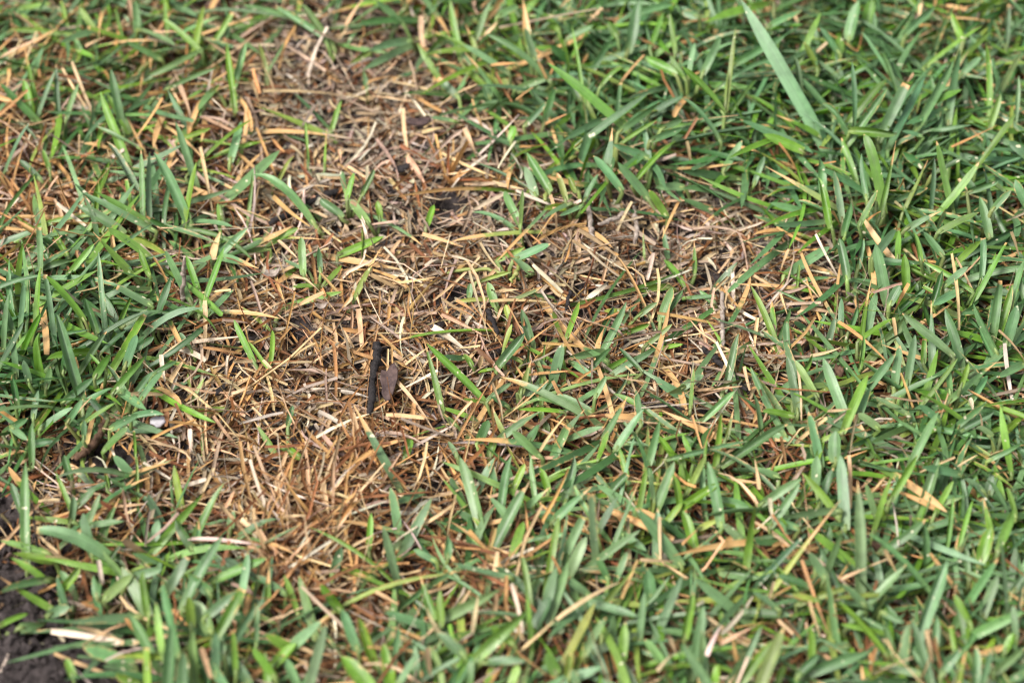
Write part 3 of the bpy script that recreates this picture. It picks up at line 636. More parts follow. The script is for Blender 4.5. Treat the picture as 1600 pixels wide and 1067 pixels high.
def build_thatch(n, name, zmin, zmax, lmin, lmax, wmin, wmax, tilt, keep, label, dark, under, curl, drop):
    x, y, px, py = scatter(n, .16)
    g = sample(GREEN, px, py); gr = sample(GREY, px, py); b = bare(px, py); ru = sample(RUST, px, py); lu = sample(LUSH, px, py)
    k = rng.random(n) < keep(g, gr) * (1 - .90 * b) * (1 - drop * lu) * np.clip(.5 + .6 * patchy(x, y, 55) + .35 * gr, 0, 1) * hole(px, py)
    x, y, g, gr, ru = x[k], y[k], g[k], gr[k], ru[k]
    n = len(x)
    th = rng.uniform(0, 2 * math.pi, n)
    Ln = rng.uniform(lmin, lmax, n) * (1.25 - .5 * gr) * np.exp(rng.normal(0, .25, n))
    z = ground_z(x, y) + rng.uniform(zmin, zmax, n) * (.7 + .5 * g)
    el = rng.normal(0, tilt, n)
    d = np.stack([np.cos(th) * np.cos(el), np.sin(th) * np.cos(el), np.sin(el)], -1)
    mid = np.stack([x, y, z], -1)
    p0 = mid - d * Ln[:, None] / 2; p1 = mid + d * Ln[:, None] / 2
    for p in (p0, p1):
        p[:, 2] = np.maximum(p[:, 2], ground_z(p[:, 0], p[:, 1]) + .0006)
    ctrl = mid + rng.normal(0, curl, (n, 3)) * Ln[:, None] * np.array([1, 1, .6])
    ctrl[:, 2] = np.maximum(ctrl[:, 2], ground_z(ctrl[:, 0], ctrl[:, 1]) + .0006)
    face = unit(np.array([0, 0, 1.0]) + rng.normal(0, .55, (n, 3)))
    pts, uv = strips(p0, p1, ctrl, rng.uniform(wmin, wmax, n), face, rng.uniform(.15, 1.2, n), rng.normal(0, 1.5, n),
                     V_STRAW, np.array([-1, 0, 1.0]), (rng.random(n) < .55) * 1.0, False)
    wts = np.stack([.50 - .16 * gr, .15 + .16 * gr, .36 - .33 * gr + .03 * g, .30 - .20 * gr + under * g, .10 + .62 * gr], 1)  # more dark brown beneath dense green: shade between blades put into the colour
    wts = wts + np.stack([-.1 * ru, 0 * ru, .20 * ru, .30 * ru, -.1 * ru], 1) * (1 - .6 * gr)[:, None]
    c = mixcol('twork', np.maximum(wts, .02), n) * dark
    t4 = np.concatenate([c, np.zeros((n, 1))], 1)[:, None, None] + np.zeros((n, len(V_STRAW), 3, 1))
    link(name, many(name, pts, uv, t4, STRAW), kind='stuff', label=label)
    return n

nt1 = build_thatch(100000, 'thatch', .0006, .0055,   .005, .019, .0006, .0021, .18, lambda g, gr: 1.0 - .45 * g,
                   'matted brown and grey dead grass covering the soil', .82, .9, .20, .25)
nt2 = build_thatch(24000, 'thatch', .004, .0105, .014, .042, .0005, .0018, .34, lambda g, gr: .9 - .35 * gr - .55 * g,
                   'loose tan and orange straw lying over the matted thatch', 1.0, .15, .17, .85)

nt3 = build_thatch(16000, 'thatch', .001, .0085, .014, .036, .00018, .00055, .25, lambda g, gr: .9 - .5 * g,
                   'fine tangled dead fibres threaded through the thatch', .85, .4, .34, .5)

def build_low_grass(n):
    x, y, px, py = scatter(n, .16)
    g = sample(GREEN, px, py); b = bare(px, py); lu = sample(LUSH, px, py)
    k = rng.random(n) < np.clip(g - .27, 0, 1) ** 1.25 * 1.55 * (1 - b) * hole(px, py) * (.6 + .5 * patchy(x, y, 40) + .5 * lu)
    x, y, g, lu = x[k], y[k], g[k], lu[k]
    n = len(x)
    th = rng.uniform(0, 2 * math.pi, n)
    Ln = rng.uniform(.022, .058, n)
    el = np.abs(rng.normal(0, .34, n)) + .05
    z0 = ground_z(x, y) + rng.uniform(.001, .006, n)
    p0 = np.stack([x, y, z0], -1)
    d = np.stack([np.cos(th) * np.cos(el), np.sin(th) * np.cos(el), np.sin(el)], -1)
    p1 = p0 + d * Ln[:, None]
    top = ground_z(p1[:, 0], p1[:, 1]) + .004 + .0125 * g + .004 * lu
    over = np.maximum(p1[:, 2] - (top + rng.uniform(-.002, .004, n)), 0)
    p1[:, 2] -= over
    ctrl = (p0 + p1) / 2 + np.stack([rng.normal(0, .1, n), rng.normal(0, .1, n), rng.uniform(.0, .13, n)], -1) * Ln[:, None]
    face = unit(UPW * 1.0 + rng.normal(0, .5, (n, 3)))
    cross = np.array([-1, 0, 1.0])
    pts, uv = strips(p0, p1, ctrl, rng.uniform(.0013, .0031, n), face, np.where(rng.random(n) < .8, rng.uniform(.05, .5, n), rng.uniform(.8, 1.6, n)), rng.normal(0, .6, n),
                     V_LEAF, cross, np.where(rng.random(n) < .1, 1.0, rng.uniform(0, .45, n)))
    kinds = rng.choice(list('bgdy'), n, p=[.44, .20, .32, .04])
    tints = np.stack([leaf_tint(len(V_LEAF), 3, V_LEAF, cross, leaf_colour(c, l_),
                                rng.uniform(.15, .9) if rng.random() < (.10 + .5 * (gg < .6)) * (1 - .8 * l_) else 0, rng.random() < .2)
                      for c, gg, l_ in zip(kinds, g, lu)])
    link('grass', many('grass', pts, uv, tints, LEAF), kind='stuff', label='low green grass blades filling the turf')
    return n
ng = build_low_grass(24500)

# ------------------------------------------------------------------ landmarks used in labels: place in the photograph and wording
MARKS = [((583, 590), 75, 'beside the upright charred twig'), ((1133, 575), 60, 'beside the slanting black twig'),
         ((247, 658), 55, 'beside the pale stone flake'), ((480, 800), 85, 'beside the tall straw tussock'),
         ((700, 290), 70, 'beside the rust-brown tuft'), ((880, 405), 65, 'beside the frayed brown clump'),
         ((150, 690), 60, 'beside the knobbly brown runner'), ((286, 440), 55, 'beside the grey dead stalk'),
         ((55, 830), 70, 'beside the thin dark bent stalk'), ((60, 980), 150, 'at the edge of bare dark soil'),
         ((495, 310), 75, 'beside the half-buried black stick'), ((870, 290), 80, 'beside the pale green runner'),
         ((1023, 632), 55, 'beside the thin dark root'), ((1311, 581), 50, 'beside the tan seed husk'),
         ((771, 500), 55, 'beside the short black splinter'), ((1129, 490), 50, 'beside the silvery dead runner')]

def place_words(px, py):
    best = None
    for (mx_, my_), r_, words in MARKS:
        d = math.hypot(px - mx_, py - my_) / r_
        if d < 1 and (best is None or d < best[0]):
            best = (d, words)
    if best:
        return best[1]
    g = float(sample(GREEN, px, py)); gr = float(sample(GREY, px, py))
    if g < .34:
        return 'on bare grey-brown thatch' if gr > .6 else 'on straw-littered patch'
    if g < .62:
        return 'in thin strawy grass'
    return 'in thick turf'

# ------------------------------------------------------------------ grass shoots, each blade its own part
TONE = {'t': 'tan', 'w': 'bleached', 'o': 'orange', 'r': 'rust-brown', 'k': 'grey-brown'}
STRAW_LIST = parse(STRAWS)

def build_shoots():
    bl = parse(BLADES)
    base = np.array([[b[0], b[1]] for b in bl])
    groups = [[i] for i in range(len(bl))]
    cen = [base[i].copy() for i in range(len(bl))]
    alive = set(range(len(bl)))
    C_ = np.array(cen)
    D = np.hypot(*(C_[:, None] - C_[None]).transpose(2, 0, 1))
    np.fill_diagonal(D, 1e9)
    while len(alive) > 298:
        i, j = np.unravel_index(np.argmin(D), D.shape)
        if D[i, j] > 70:
            break
        if len(groups[i]) + len(groups[j]) > 5:
            D[i, j] = D[j, i] = 1e9
            continue
        groups[i] += groups[j]
        alive.discard(j)
        c = base[groups[i]].mean(0)
        C_[i] = c
        D[j, :] = 1e9; D[:, j] = 1e9
        for q in alive:
            if q != i:
                D[i, q] = D[q, i] = math.hypot(*(C_[q] - c))
    cross = np.array([-1, -.5, 0, .5, 1])
    num = {1: 'single', 2: 'two', 3: 'three', 4: 'four', 5: 'five'}
    colour = {'b': 'blue-green', 'g': 'bright green', 'd': 'deep green', 'y': 'yellow-green'}
    made = []
    for gi in sorted(alive):
        mem = groups[gi]
        cx, cy = C_[gi]
        g = float(sample(GREEN, cx, cy))
        root = at(cx, cy, 0.0)
        zb = .005 + .013 * g + .004 * float(sample(LUSH, cx, cy))
        lush = float(sample(LUSH, cx, cy))
        tails = []
        for m in mem:
            b_, t_ = at(bl[m][0], bl[m][1], zb), at(bl[m][2], bl[m][3], zb)
            tails.append(b_ + (b_ - t_) * .30)
        root = np.mean(tails, 0)
        root[2] = ground_z(root[0], root[1])
        e = link('grass_shoot', None, loc=root)
        e.empty_display_size = .003
        es = []; lens = []; drys = 0; cols = {}
        for m in mem:
            bx, by, tx, ty, wd, cc, arch = bl[m]
            dry = (int(cc[1]) / 10 if int(cc[1]) > 1 else .06) if len(cc) > 1 else (0.035 if rng.random() < .2 else rng.uniform(.15, .45) if (g < .6 and rng.random() < .14) else 0)
            h0 = zb * rng.uniform(.75, 1.25)
            p0 = at(bx, by, h0)
            s = px_size(p0)
            Lp = math.hypot(tx - bx, ty - by)
            up = (by - ty) / max(Lp, 1)
            lift = .12 + .42 * max(0, up) + .10 * min(0, up)
            if float(sample(GREEN, tx, ty)) < .4:
                lift *= .75
            h1 = max(.004, h0 + Lp * s * lift * rng.uniform(.8, 1.2))
            p1 = at(tx, ty, h1)
            L3 = np.linalg.norm(p1 - p0)
            # the blade goes on below the place where its neighbours hide it
            pb = p0 + (p0 - p1) * rng.uniform(.22, .42) * (1.0 if g > .45 else .25)
            pb[2] = max(pb[2] - .10 * L3, ground_z(pb[0], pb[1]) + .0015)
            ctrl = (pb + p1) / 2 + UPW * L3 * rng.normal(.05, .035) + np.array([rng.normal(0, .03), rng.normal(0, .03), 0]) * L3
            if arch:
                ctrl = ctrl + (UPW * .8 + unit(UPV) * .5) * arch * s * 1.3
            face = unit(TOCAM * .75 + UPW * .35 + rng.normal(0, .3, 3))
            blunt = 2.0 if dry >= .2 else 1.0 if (dry > 0 and rng.random() < .3) else rng.uniform(0, .45)
            pts, uv = strips(pb[None] - root, p1[None] - root, ctrl[None] - root, np.array([wd * s * .77 * math.exp(rng.normal(0, .13))]), face[None],
                             np.array([rng.uniform(.12, .60) if rng.random() < .8 else rng.uniform(.9, 1.6)]), np.array([rng.normal(0, .7)]), V_LEAF, cross, np.array([blunt]))
            rgb = leaf_colour(cc[0], lush)
            t4 = leaf_tint(len(V_LEAF), 5, V_LEAF, cross, rgb, dry, rng.random() < .18)
            uvo = uv.reshape(-1, 2) + np.array([0, rng.integers(0, 40) * 3.0])
            me = mesh_from('blade', pts.reshape(-1, 3), strip_faces(len(V_LEAF), 5), uvo, t4.reshape(-1, 4), LEAF)
            bo = link('blade', me, parent=e)
            # the sheath that carries the blade up from the root
            b0 = pb - root
            q0 = np.array([rng.normal(0, .0006), rng.normal(0, .0006), -.001])
            d0 = unit(ctrl - pb)
            mid = b0 * .55 + q0 * .45 - d0 * .0012 + UPW * .0006
            sm = tube('sheath', [q0, mid, b0 - d0 * .0004, b0 + d0 * .0022], np.array([.0011, .0011, .00095, .0006]) * (wd * s / .0038) ** .5,
                      LEAF, 6, .8)
            tint_mesh(sm, jitter((.20, .27, .085), .15))
            link('sheath', sm, parent=bo)
            es.append(up); lens.append(Lp); drys += dry >= .05
            cols[cc[0]] = cols.get(cc[0], 0) + Lp * wd
        # wording
        cname = colour[max(cols, key=cols.get)]
        size = 'long' if max(lens) > 105 else 'short' if max(lens) < 42 else ''
        pose = 'upright' if np.mean(es) > .78 else 'flat-lying' if np.mean(es) < .25 else 'leaning'
        tipw = 'dry-tipped' if drys else ''
        mixed = ' and ' + colour[sorted(cols, key=cols.get)[-2]] if len(cols) > 1 else ''
        nw = num[len(mem)] + '-bladed'
        bw = 'broad' if max(bl[q][4] for q in mem) > 20 else 'narrow' if max(bl[q][4] for q in mem) < 12 else ''
        lab = f'{size} {bw} {pose} {tipw} {nw} {cname}{mixed} grass shoot {place_words(cx, cy)}'.split()
        if len(lab) > 16:
            lab = f'{size} {bw} {pose} {tipw} {nw} {cname} grass shoot {place_words(cx, cy)}'.split()
        nb = sorted((math.hypot((s_[0] + s_[2]) / 2 - cx, (s_[1] + s_[3]) / 2 - cy), i) for i, s_ in enumerate(STRAW_LIST))[0]
        if nb[0] < 70:
            s_ = STRAW_LIST[nb[1]]
            wl = math.hypot(s_[2] - s_[0], s_[3] - s_[1])
            add = ['by', 'long' if wl > 70 else 'short' if wl < 34 else 'mid-length', TONE[s_[5]], 'straw']
            if len(lab) + 4 <= 16:
                lab += add
        e['label'] = ' '.join(lab[:16])
        e['category'] = 'grass'
        e['group'] = 'living grass shoots'
        made.append((cx, cy, f'{nw} {cname} shoot'))
    return made
shoots = build_shoots()

# ------------------------------------------------------------------ dead straws one can pick up
def straw_part(p0, p1, wd, tone, arch=0.0, fold=None, blunt=None, ref=None):
    ref = np.zeros(3) if ref is None else ref
    L3 = np.linalg.norm(p1 - p0)
    ctrl = (p0 + p1) / 2 + rng.normal(0, .045, 3) * L3 * np.array([1, 1, .3]) + UPW * (abs(arch) + .02 * L3)
    face = unit(UPW * .8 + TOCAM * .4 + rng.normal(0, .4, 3))
    cross = np.array([-1, -.4, .4, 1])
    vs_ = np.linspace(0, 1, 8)
    pts, uv = strips(p0[None] - ref, p1[None] - ref, ctrl[None] - ref, np.array([wd]), face[None],
                     np.array([rng.uniform(.25, .9) if fold is None else fold]), np.array([rng.normal(0, .8)]), vs_, cross,
                     np.array([float(rng.random() < .5) if blunt is None else blunt]), False)
    t4 = np.concatenate([jitter(STRAWC[tone], .13), [0]])[None] + np.zeros((len(vs_) * 4, 1))
    # a straw is never one tone all along
    ramp = np.repeat(1 + rng.uniform(-.22, .22) * (vs_ - .5) * 2, 4)
    t4[:, :3] *= ramp[:, None]
    return mesh_from('straw', pts.reshape(-1, 3), strip_faces(len(vs_), 4), uv.reshape(-1, 2) + np.array([0, rng.integers(0, 40) * 3.0]), t4, STRAW)


def build_straws():
    st = parse(STRAWS)
    while len(st) < 296:      # more of the same on the bare patch
        px, py = rng.uniform(150, 1350), rng.uniform(60, 860)
        g = float(sample(GREEN, px, py))
        if g > .38:
            continue
        a = rng.uniform(0, math.pi); l = rng.uniform(18, 46)
        gr = float(sample(GREY, px, py))
        tone = rng.choice(list('twok'), p=[.5 - .1 * gr, .1, .4 - .38 * gr, .48 * gr])
        st.append((px - math.cos(a) * l, py - math.sin(a) * l * .8, px + math.cos(a) * l, py + math.sin(a) * l * .8,
                   rng.uniform(4, 8.5), tone, 0.0))
    for (x0, y0, x1, y1, wd, tone, arch) in st:
        g0 = float(sample(GREEN, x0, y0)); g1 = float(sample(GREEN, x1, y1))
        top0 = .006 + .017 * g0; top1 = .006 + .017 * g1
        # one end is down in the mat, the other lies on top of it
        if y0 >= y1:
            top0 *= rng.uniform(.5, .9); top1 *= rng.uniform(.95, 1.35)
        else:
            top1 *= rng.uniform(.5, .9); top0 *= rng.uniform(.95, 1.35)
        p0 = at(x0, y0, top0); p1 = at(x1, y1, top1)
        s = px_size(p0)
        c = (p0 + p1) / 2
        o = link('dry_straw', straw_part(p0, p1, wd * s * .95, tone, arch * s, ref=c), loc=c)
        Lp = math.hypot(x1 - x0, y1 - y0)
        ang = abs(math.atan2(y1 - y0, x1 - x0)); ang = min(ang, math.pi - ang)
        size = 'long' if Lp > 70 else 'short' if Lp < 34 else ''
        form = 'broad flat' if wd > 9.5 else 'thin' if wd < 5.5 else ''
        bend = 'arched' if arch else ''
        mx_, my_ = (x0 + x1) / 2, (y0 + y1) / 2
        lab = f'{size} {form} {bend} {TONE[tone]} dead grass straw lying {place_words(mx_, my_)}'.split()
        dn, sw = min((math.hypot(s_[0] - mx_, s_[1] - my_), s_[2]) for s_ in shoots)
        if dn < 80 and len(lab) + 1 + len(sw.split()) <= 16:
            lab += ['by'] + sw.split()
        o['label'] = ' '.join(lab[:16])
        o['category'] = 'straw'
        o['group'] = 'loose dead straws'
build_straws()

# ------------------------------------------------------------------ tussocks of standing dead straw
def tussock(name, cx, cy, n, spread, lmin, lmax, tones, wmin, wmax, label, cat, lean=(0, 0), el=(.35, 1.2)):
    c = at(cx, cy, 0.0); s = px_size(c)
    e = link(name, None, loc=c, label=label, category=cat)
    e.empty_display_size = .004
    for _ in range(n):
        a = rng.uniform(0, 2 * math.pi); r_ = spread * s * math.sqrt(rng.random())
        b = np.array([c[0] + math.cos(a) * r_, c[1] + math.sin(a) * r_ * 1.2, 0])
        b[2] = float(ground_z(b[0], b[1])) + .0008
        dirv = np.array([math.cos(a), math.sin(a), 0]) * rng.uniform(-.1, .55) + np.array([lean[0], lean[1], 0]) + rng.normal(0, .45, 3) * np.array([1, 1, 0])
        ev = rng.uniform(*el)
        d = unit(dirv) * math.cos(ev) + UPW * math.sin(ev)
        l = rng.uniform(lmin, lmax) * s
        link('stalk', straw_part(b, b + d * l, rng.uniform(wmin, wmax) * s, str(rng.choice(list(tones))), l * .05, ref=c), parent=e)
tussock('straw_tussock', 466, 836, 95, 78, 40, 115, 'tttowto', 3.5, 8, 'tall tussock of tan and orange standing straw on the bare patch', 'tussock', (.1, .25), (.35, 1.3))
tussock('straw_tussock', 560, 742, 34, 46, 40, 85, 'oorrt', 3.5, 7, 'loose orange-brown tussock behind the tall straw tussock', 'tussock', (.0, .3))
tussock('rusty_tuft', 700, 292, 15, 12, 35, 85, 'rroo', 5, 10, 'rust-brown upright dead tuft on grey thatch', 'tuft', (0, .2), (.5, 1.2))
tussock('rusty_tuft', 768, 312, 9, 9, 25, 55, 'rro', 5, 9, 'small rust-brown dead tuft next to the pale green runner', 'tuft', (0, .2), (.6, 1.3))
tussock('frayed_clump', 882, 412, 40, 26, 22, 52, 'kkkr', 3, 8, 'frayed grey-brown clump of rotted fibres', 'clump', (0, .1), (.1, .8))
tussock('straw_tussock', 330, 618, 22, 38, 30, 70, 'ttow', 4, 8, 'splayed tan straw tussock near the pale stone flake', 'tussock', (.2, .1), (.2, .9))
tussock('straw_tussock', 35, 350, 26, 42, 35, 75, 'otto', 4, 8, 'yellow-orange straw tussock rising from green turf', 'tussock', (0, .2), (.4, 1.2))
tussock('straw_tussock', 385, 700, 24, 36, 35, 70, 'orto', 3.5, 7, 'spiky orange and rust straw tussock by dark soil gaps', 'tussock', (0, .2), (.3, 1.1))
tussock('rusty_tuft', 1035, 620, 16, 20, 40, 80, 'otro', 3, 6, 'fan of orange-brown dead blades beside the thin dark root', 'tuft', (0, .1), (.15, .7))

# ------------------------------------------------------------------ twigs, runners, flakes
def twig(name, path, rads, mat, label, cat, seed, h=.004, rough=.14, knots=0, flat=1.0):
    P = [at(x, y, h if not isinstance(h, (list, tuple)) else h[i]) for i, (x, y) in enumerate(path)]
    P = np.array(P); s = px_size(P[0])
    t = np.linspace(0, 1, len(P)); tt = np.linspace(0, 1, 5 * len(P))
    Q = np.stack([np.interp(tt, t, P[:, k]) for k in range(3)], -1)
    ker = np.array([.25, .5, .25])
    for _ in range(3):
        Q[1:-1] = .25 * Q[:-2] + .5 * Q[1:-1] + .25 * Q[2:]
    rr = np.interp(tt, t, rads) * s
    rr[0] *= .6; rr[-1] *= .55
    c = Q[0].copy()
    r_ = np.random.default_rng(seed)
    Q = Q + r_.normal(0, .0003, Q.shape)
    body = tube(name, Q - c, rr, mat, 9, flat, rough, seed)
    if not knots:
        o = link(name, body, loc=c)
    else:
        o = link(name, None, loc=c); o.empty_display_size = .003
        link('stem', body, parent=o)
        for k in range(knots):
            i = int((k + .7) / (knots + .2) * (len(Q) - 2))
            d = unit(Q[i + 1] - Q[i])
            ring = tube('node', [Q[i] - c - d * .0009, Q[i] - c - d * .0003, Q[i] - c + d * .0004, Q[i] - c + d * .001],
                        np.array([.9, 1.35, 1.3, .9]) * rr[i], mat, 9, flat, .08, seed + k)
            if mat is LEAF or mat is STRAW:
                tint_mesh(ring, (.30, .30, .10))
            link('node', ring, parent=o)
        if mat is LEAF or mat is STRAW:
            tint_mesh(body, (.27, .31, .085))
    o['label'] = label; o['category'] = cat
    return o

twig('charred_twig', [(591, 533), (588, 560), (583, 600), (579, 648)], [6, 6.5, 6.5, 5.5], CHAR, 'thick charred black twig standing out of the straw', 'twig', 3, .0085)
twig('charred_twig', [(1098, 543), (1120, 563), (1142, 583), (1166, 610)], [4, 4.6, 4.4, 3.5], CHAR, 'slanting black twig lying among straw on the patch', 'twig', 4, .008, knots=2)
twig('charred_twig', [(761, 484), (770, 500), (780, 522)], [4.2, 4.4, 3.4], CHAR, 'short black splinter between thin green blades', 'twig', 5, .009)
twig('charred_twig', [(420, 350), (462, 330), (500, 307), (528, 297)], [5, 6, 6, 4.5], CHAR, 'half-buried black stick under the arching blue-green blade', 'twig', 6, .007)
twig('dark_root', [(980, 630), (1010, 628), (1040, 634), (1070, 640)], [2.6, 3, 2.8, 2], CHAR, 'thin dark root crossing the straw beside green shoots', 'root', 7, .009)
twig('charred_twig', [(893, 452), (888, 468), (886, 484)], [3, 3.4, 2.6], CHAR, 'tiny black upright twig under the frayed clump', 'twig', 8, .010)
twig('silvery_runner', [(1128, 455), (1129, 490), (1129, 520), (1131, 540)], [3.5, 3.7, 3.5, 3], GREYBARK, 'silvery grey dead runner lying above the slanting twig', 'runner', 9, .009, knots=2)
twig('silvery_runner', [(918, 318), (922, 345), (927, 376)], [3.5, 4, 3.6], GREYBARK, 'grey jointed dead runner lying near the frayed clump', 'runner', 19, .008, knots=2)
twig('silvery_runner', [(935, 352), (960, 340), (985, 330)], [3, 3.6, 3], GREYBARK, 'pale slanting dead runner on bare grey thatch', 'runner', 20, .009, knots=2)
twig('silvery_runner', [(990, 322), (995, 350), (992, 382)], [3.4, 3.6, 3], GREYBARK, 'upright brown-grey runner joint on bare grey thatch', 'runner', 21, .008, knots=2)
twig('brown_runner', [(118, 716), (140, 700), (154, 684), (158, 668), (166, 652)], [6, 6, 5.5, 5, 4.5], BARK, 'knobbly brown runner curving out from under the turf', 'runner', 10, .011, knots=3)
twig('dead_stalk', [(285, 486), (286, 460), (287, 430), (287, 402)], [3.6, 3.4, 3.2, 2.4], GREYBARK, 'grey dead stalk standing upright at the turf edge', 'stalk', 11, [.003, .012, .022, .032], knots=2)
twig('bent_stalk', [(60, 888), (62, 862), (55, 832), (51, 800), (49, 765)], [1.9, 2.2, 1.9, 1.6, 1.2], CHAR, 'thin dark bent stalk standing over the soil corner', 'stalk', 12, [.002, .009, .018, .027, .036], rough=.08)
twig('green_runner', [(850, 312), (862, 282), (868, 262), (900, 244)], [3.8, 4, 4, 3], LEAF, 'pale yellow-green creeping runner across the bare edge', 'runner', 13, .010, rough=.04, knots=3)
twig('green_runner', [(800, 440), (808, 425), (815, 405), (830, 398)], [3, 3.2, 3, 2.6], LEAF, 'small yellow-green runner among brown straw', 'runner', 14, .009, rough=.04, knots=2)
twig('green_runner', [(700, 425), (760, 420), (790, 428)], [2.6, 2.8, 2.2], LEAF, 'thin green runner lying level in brown thatch', 'runner', 22, .008, rough=.04, knots=2)

def flake(name, cx, cy, a_, b_, ang, mat, label, cat, seed, h=.009, thick=.0012, curl=.0015, tilt=(0, 0)):
    """an irregular flat piece with real thickness"""
    r_ = np.random.default_rng(seed)
    c = at(cx, cy, h); s = px_size(c)
    k = 14
    t = np.arange(k) / k * 2 * math.pi
    rad = 1 + r_.normal(0, .13, k)
    X = np.cos(t) * a_ * s * rad; Y = np.sin(t) * b_ * s * 1.3 * rad
    ca, sa = math.cos(ang), math.sin(ang)
    ring = np.stack([X * ca - Y * sa, X * sa + Y * ca], -1)
    def zf(xy): return curl * (xy[:, 0] / (a_ * s)) ** 2 + tilt[0] * xy[:, 0] + tilt[1] * xy[:, 1]
    V = []
    for z_, sc_ in ((-thick / 2, .86), (-thick * .2, 1.0), (thick * .25, .98), (thick / 2, .84), (thick * .6, .45)):
        q = ring * sc_
        V.append(np.column_stack([q, zf(q) + z_ + r_.normal(0, thick * .08, k)]))
    V = np.concatenate(V + [np.array([[0, 0, thick * .62]])])
    F = [tuple(range(k))[::-1]]
    for lv in range(4):
        F += [(lv * k + j, lv * k + (j + 1) % k, (lv + 1) * k + (j + 1) % k, (lv + 1) * k + j) for j in range(k)]
    F += [(4 * k + j, 4 * k + (j + 1) % k, 5 * k) for j in range(k)]
    me = bpy.data.meshes.new(name); me.from_pydata(V.tolist(), [], F); me.materials.append(mat)
    me.polygons.foreach_set('use_smooth', [True] * len(me.polygons))
    return link(name, me, loc=c, label=label, category=cat)

flake('stone_flake', 247, 658, 12, 8, .1, PALE, 'pale lilac-white stone flake at the turf edge', 'stone', 31, .009, .0012, .0003)
flake('bark_flake', 607, 598, 13, 25, -.15, DARKLEAF, 'dark brown bark flake leaning on the charred twig', 'bark', 32, .008, .0014, .002, (.1, .2))
flake('bark_flake', 655, 191, 19, 7, .1, DARKLEAF, 'dark grey-brown bark scrap on bare grey thatch', 'bark', 33, .008, .0012)
flake('charcoal_shard', 628, 264, 15, 5, .5, CHAR, 'flat charcoal shard half buried near the rust-brown tuft', 'charcoal', 34, .0065, .0016)
flake('charcoal_shard', 345, 610, 13, 4, .9, CHAR, 'small charcoal shard under splayed tan straw', 'charcoal', 35, .0065, .0016)
flake('seed_husk', 1311, 581, 7, 9, .3, BARK, 'small tan seed husk between green blades', 'husk', 36, .013, .003)
flake('leaf_scrap', 424, 428, 14, 6, .25, GREYBARK, 'pale cupped leaf scrap on brown thatch', 'leaf', 37, .009, .001, .0025)
flake('leaf_scrap', 503, 479, 10, 3.5, .1, GREYBARK, 'tiny whitish curled leaf scrap on brown thatch', 'leaf', 38, .010, .001, .002)
flake('seed_husk', 1371, 853, 9, 7, .3, BARK, 'brown seed husk caught between broad green blades', 'husk', 39, .015, .003)

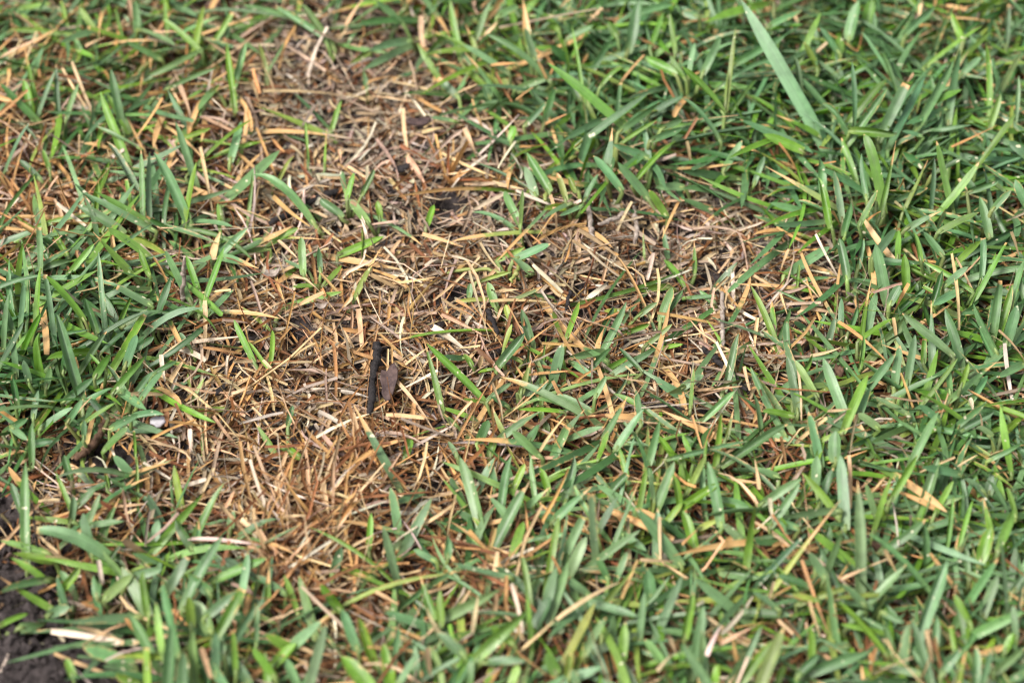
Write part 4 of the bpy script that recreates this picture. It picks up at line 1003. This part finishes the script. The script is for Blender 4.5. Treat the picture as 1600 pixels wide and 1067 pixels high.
# ------------------------------------------------------------------ clods in the bare corner
SPOTS = []
def clods():
    spots = [(25, 905, 17), (62, 930, 12), (15, 950, 22), (50, 975, 26), (95, 968, 14), (20, 1010, 30), (75, 1022, 24), (120, 1015, 17),
             (45, 1055, 28), (105, 1056, 22), (150, 1050, 14), (8, 870, 12), (90, 1000, 11), (5, 1060, 20), (135, 985, 9), (30, 880, 9), (165, 1060, 10)]
    k, m = 9, 14
    for i, (x, y, r_) in enumerate(spots):
        c = at(x, y, 0.001); s = px_size(c); rr = r_ * s * .9
        ph = np.linspace(0, math.pi, k)[1:-1]; th = np.arange(m) / m * 2 * math.pi
        P, T = np.meshgrid(ph, th, indexing='ij')
        d = np.stack([np.sin(P) * np.cos(T), np.sin(P) * np.sin(T), np.cos(P)], -1)
        f = rng.normal(0, 1.6, (4, 3)); o_ = rng.uniform(0, 6, 4)
        rad = 1 + .16 * np.sin(d @ f.T * 2 + o_).sum(-1) / 2 + rng.normal(0, .07, P.shape)
        V = d * rad[..., None] * rr * np.array([1.1, .95, .62])
        V = np.concatenate([V.reshape(-1, 3), [[0, 0, rr * .6], [0, 0, -rr * .6]]])
        n_ = k - 2
        F = [(a * m + b, (a + 1) * m + b, (a + 1) * m + (b + 1) % m, a * m + (b + 1) % m) for a in range(n_ - 1) for b in range(m)]
        F += [(n_ * m, b, (b + 1) % m) for b in range(m)] + [(n_ * m + 1, (n_ - 1) * m + (b + 1) % m, (n_ - 1) * m + b) for b in range(m)]
        me = bpy.data.meshes.new('soil_clod'); me.from_pydata(V.tolist(), [], F); me.materials.append(SOIL)
        SPOTS.append((c, rr)); link('soil_clod', me, loc=c, category='clod', group='clods in the bare soil corner',
             label=('large' if r_ > 21 else 'small' if r_ < 13 else 'medium-sized') + ' crumbly dark soil clod in the bare corner')
clods()

def crumbs(n):
    x = rng.uniform(-.30, -.10, n); y = rng.uniform(-.30, -.06, n)
    px, py = to_px(np.stack([x, y, 0 * x], -1))
    k = rng.random(n) < bare(px, py + 12) * 1.0
    x, y = x[k], y[k]; n = len(x)
    z = ground_z(x, y) + .0018 + rng.uniform(0, .0045, n)
    for c, rr in SPOTS:
        d2 = ((x - c[0]) ** 2 + (y - c[1]) ** 2) / rr ** 2
        z = np.where(d2 < 1, np.maximum(z, c[2] + .6 * rr * np.sqrt(np.clip(1 - d2, 0, 1))), z)
    r_ = np.exp(rng.normal(math.log(.0011), .5, n)).clip(.0004, .0032)
    base = np.array([[1, 0, 0], [0, 1, 0], [-1, 0, 0], [0, -1, 0], [0, 0, 1], [0, 0, -1.0]])
    V = base[None] * r_[:, None, None] * rng.uniform(.6, 1.3, (n, 6, 1)) + rng.normal(0, .22, (n, 6, 3)) * r_[:, None, None]
    V = V + np.stack([x, y, z], -1)[:, None]
    F = np.array([[0, 1, 4], [1, 2, 4], [2, 3, 4], [3, 0, 4], [1, 0, 5], [2, 1, 5], [3, 2, 5], [0, 3, 5]])
    F = (np.arange(n)[:, None, None] * 6 + F[None]).reshape(-1, 3)
    me = bpy.data.meshes.new('soil_crumbs'); me.from_pydata(V.reshape(-1, 3).tolist(), [], F.tolist()); me.materials.append(SOIL)
    link('soil_crumbs', me, kind='stuff', label='loose dark crumbs of soil in the bare corner')
crumbs(9000)
print('thatch', nt1, nt2, 'low grass', ng, 'shoots', len(shoots))
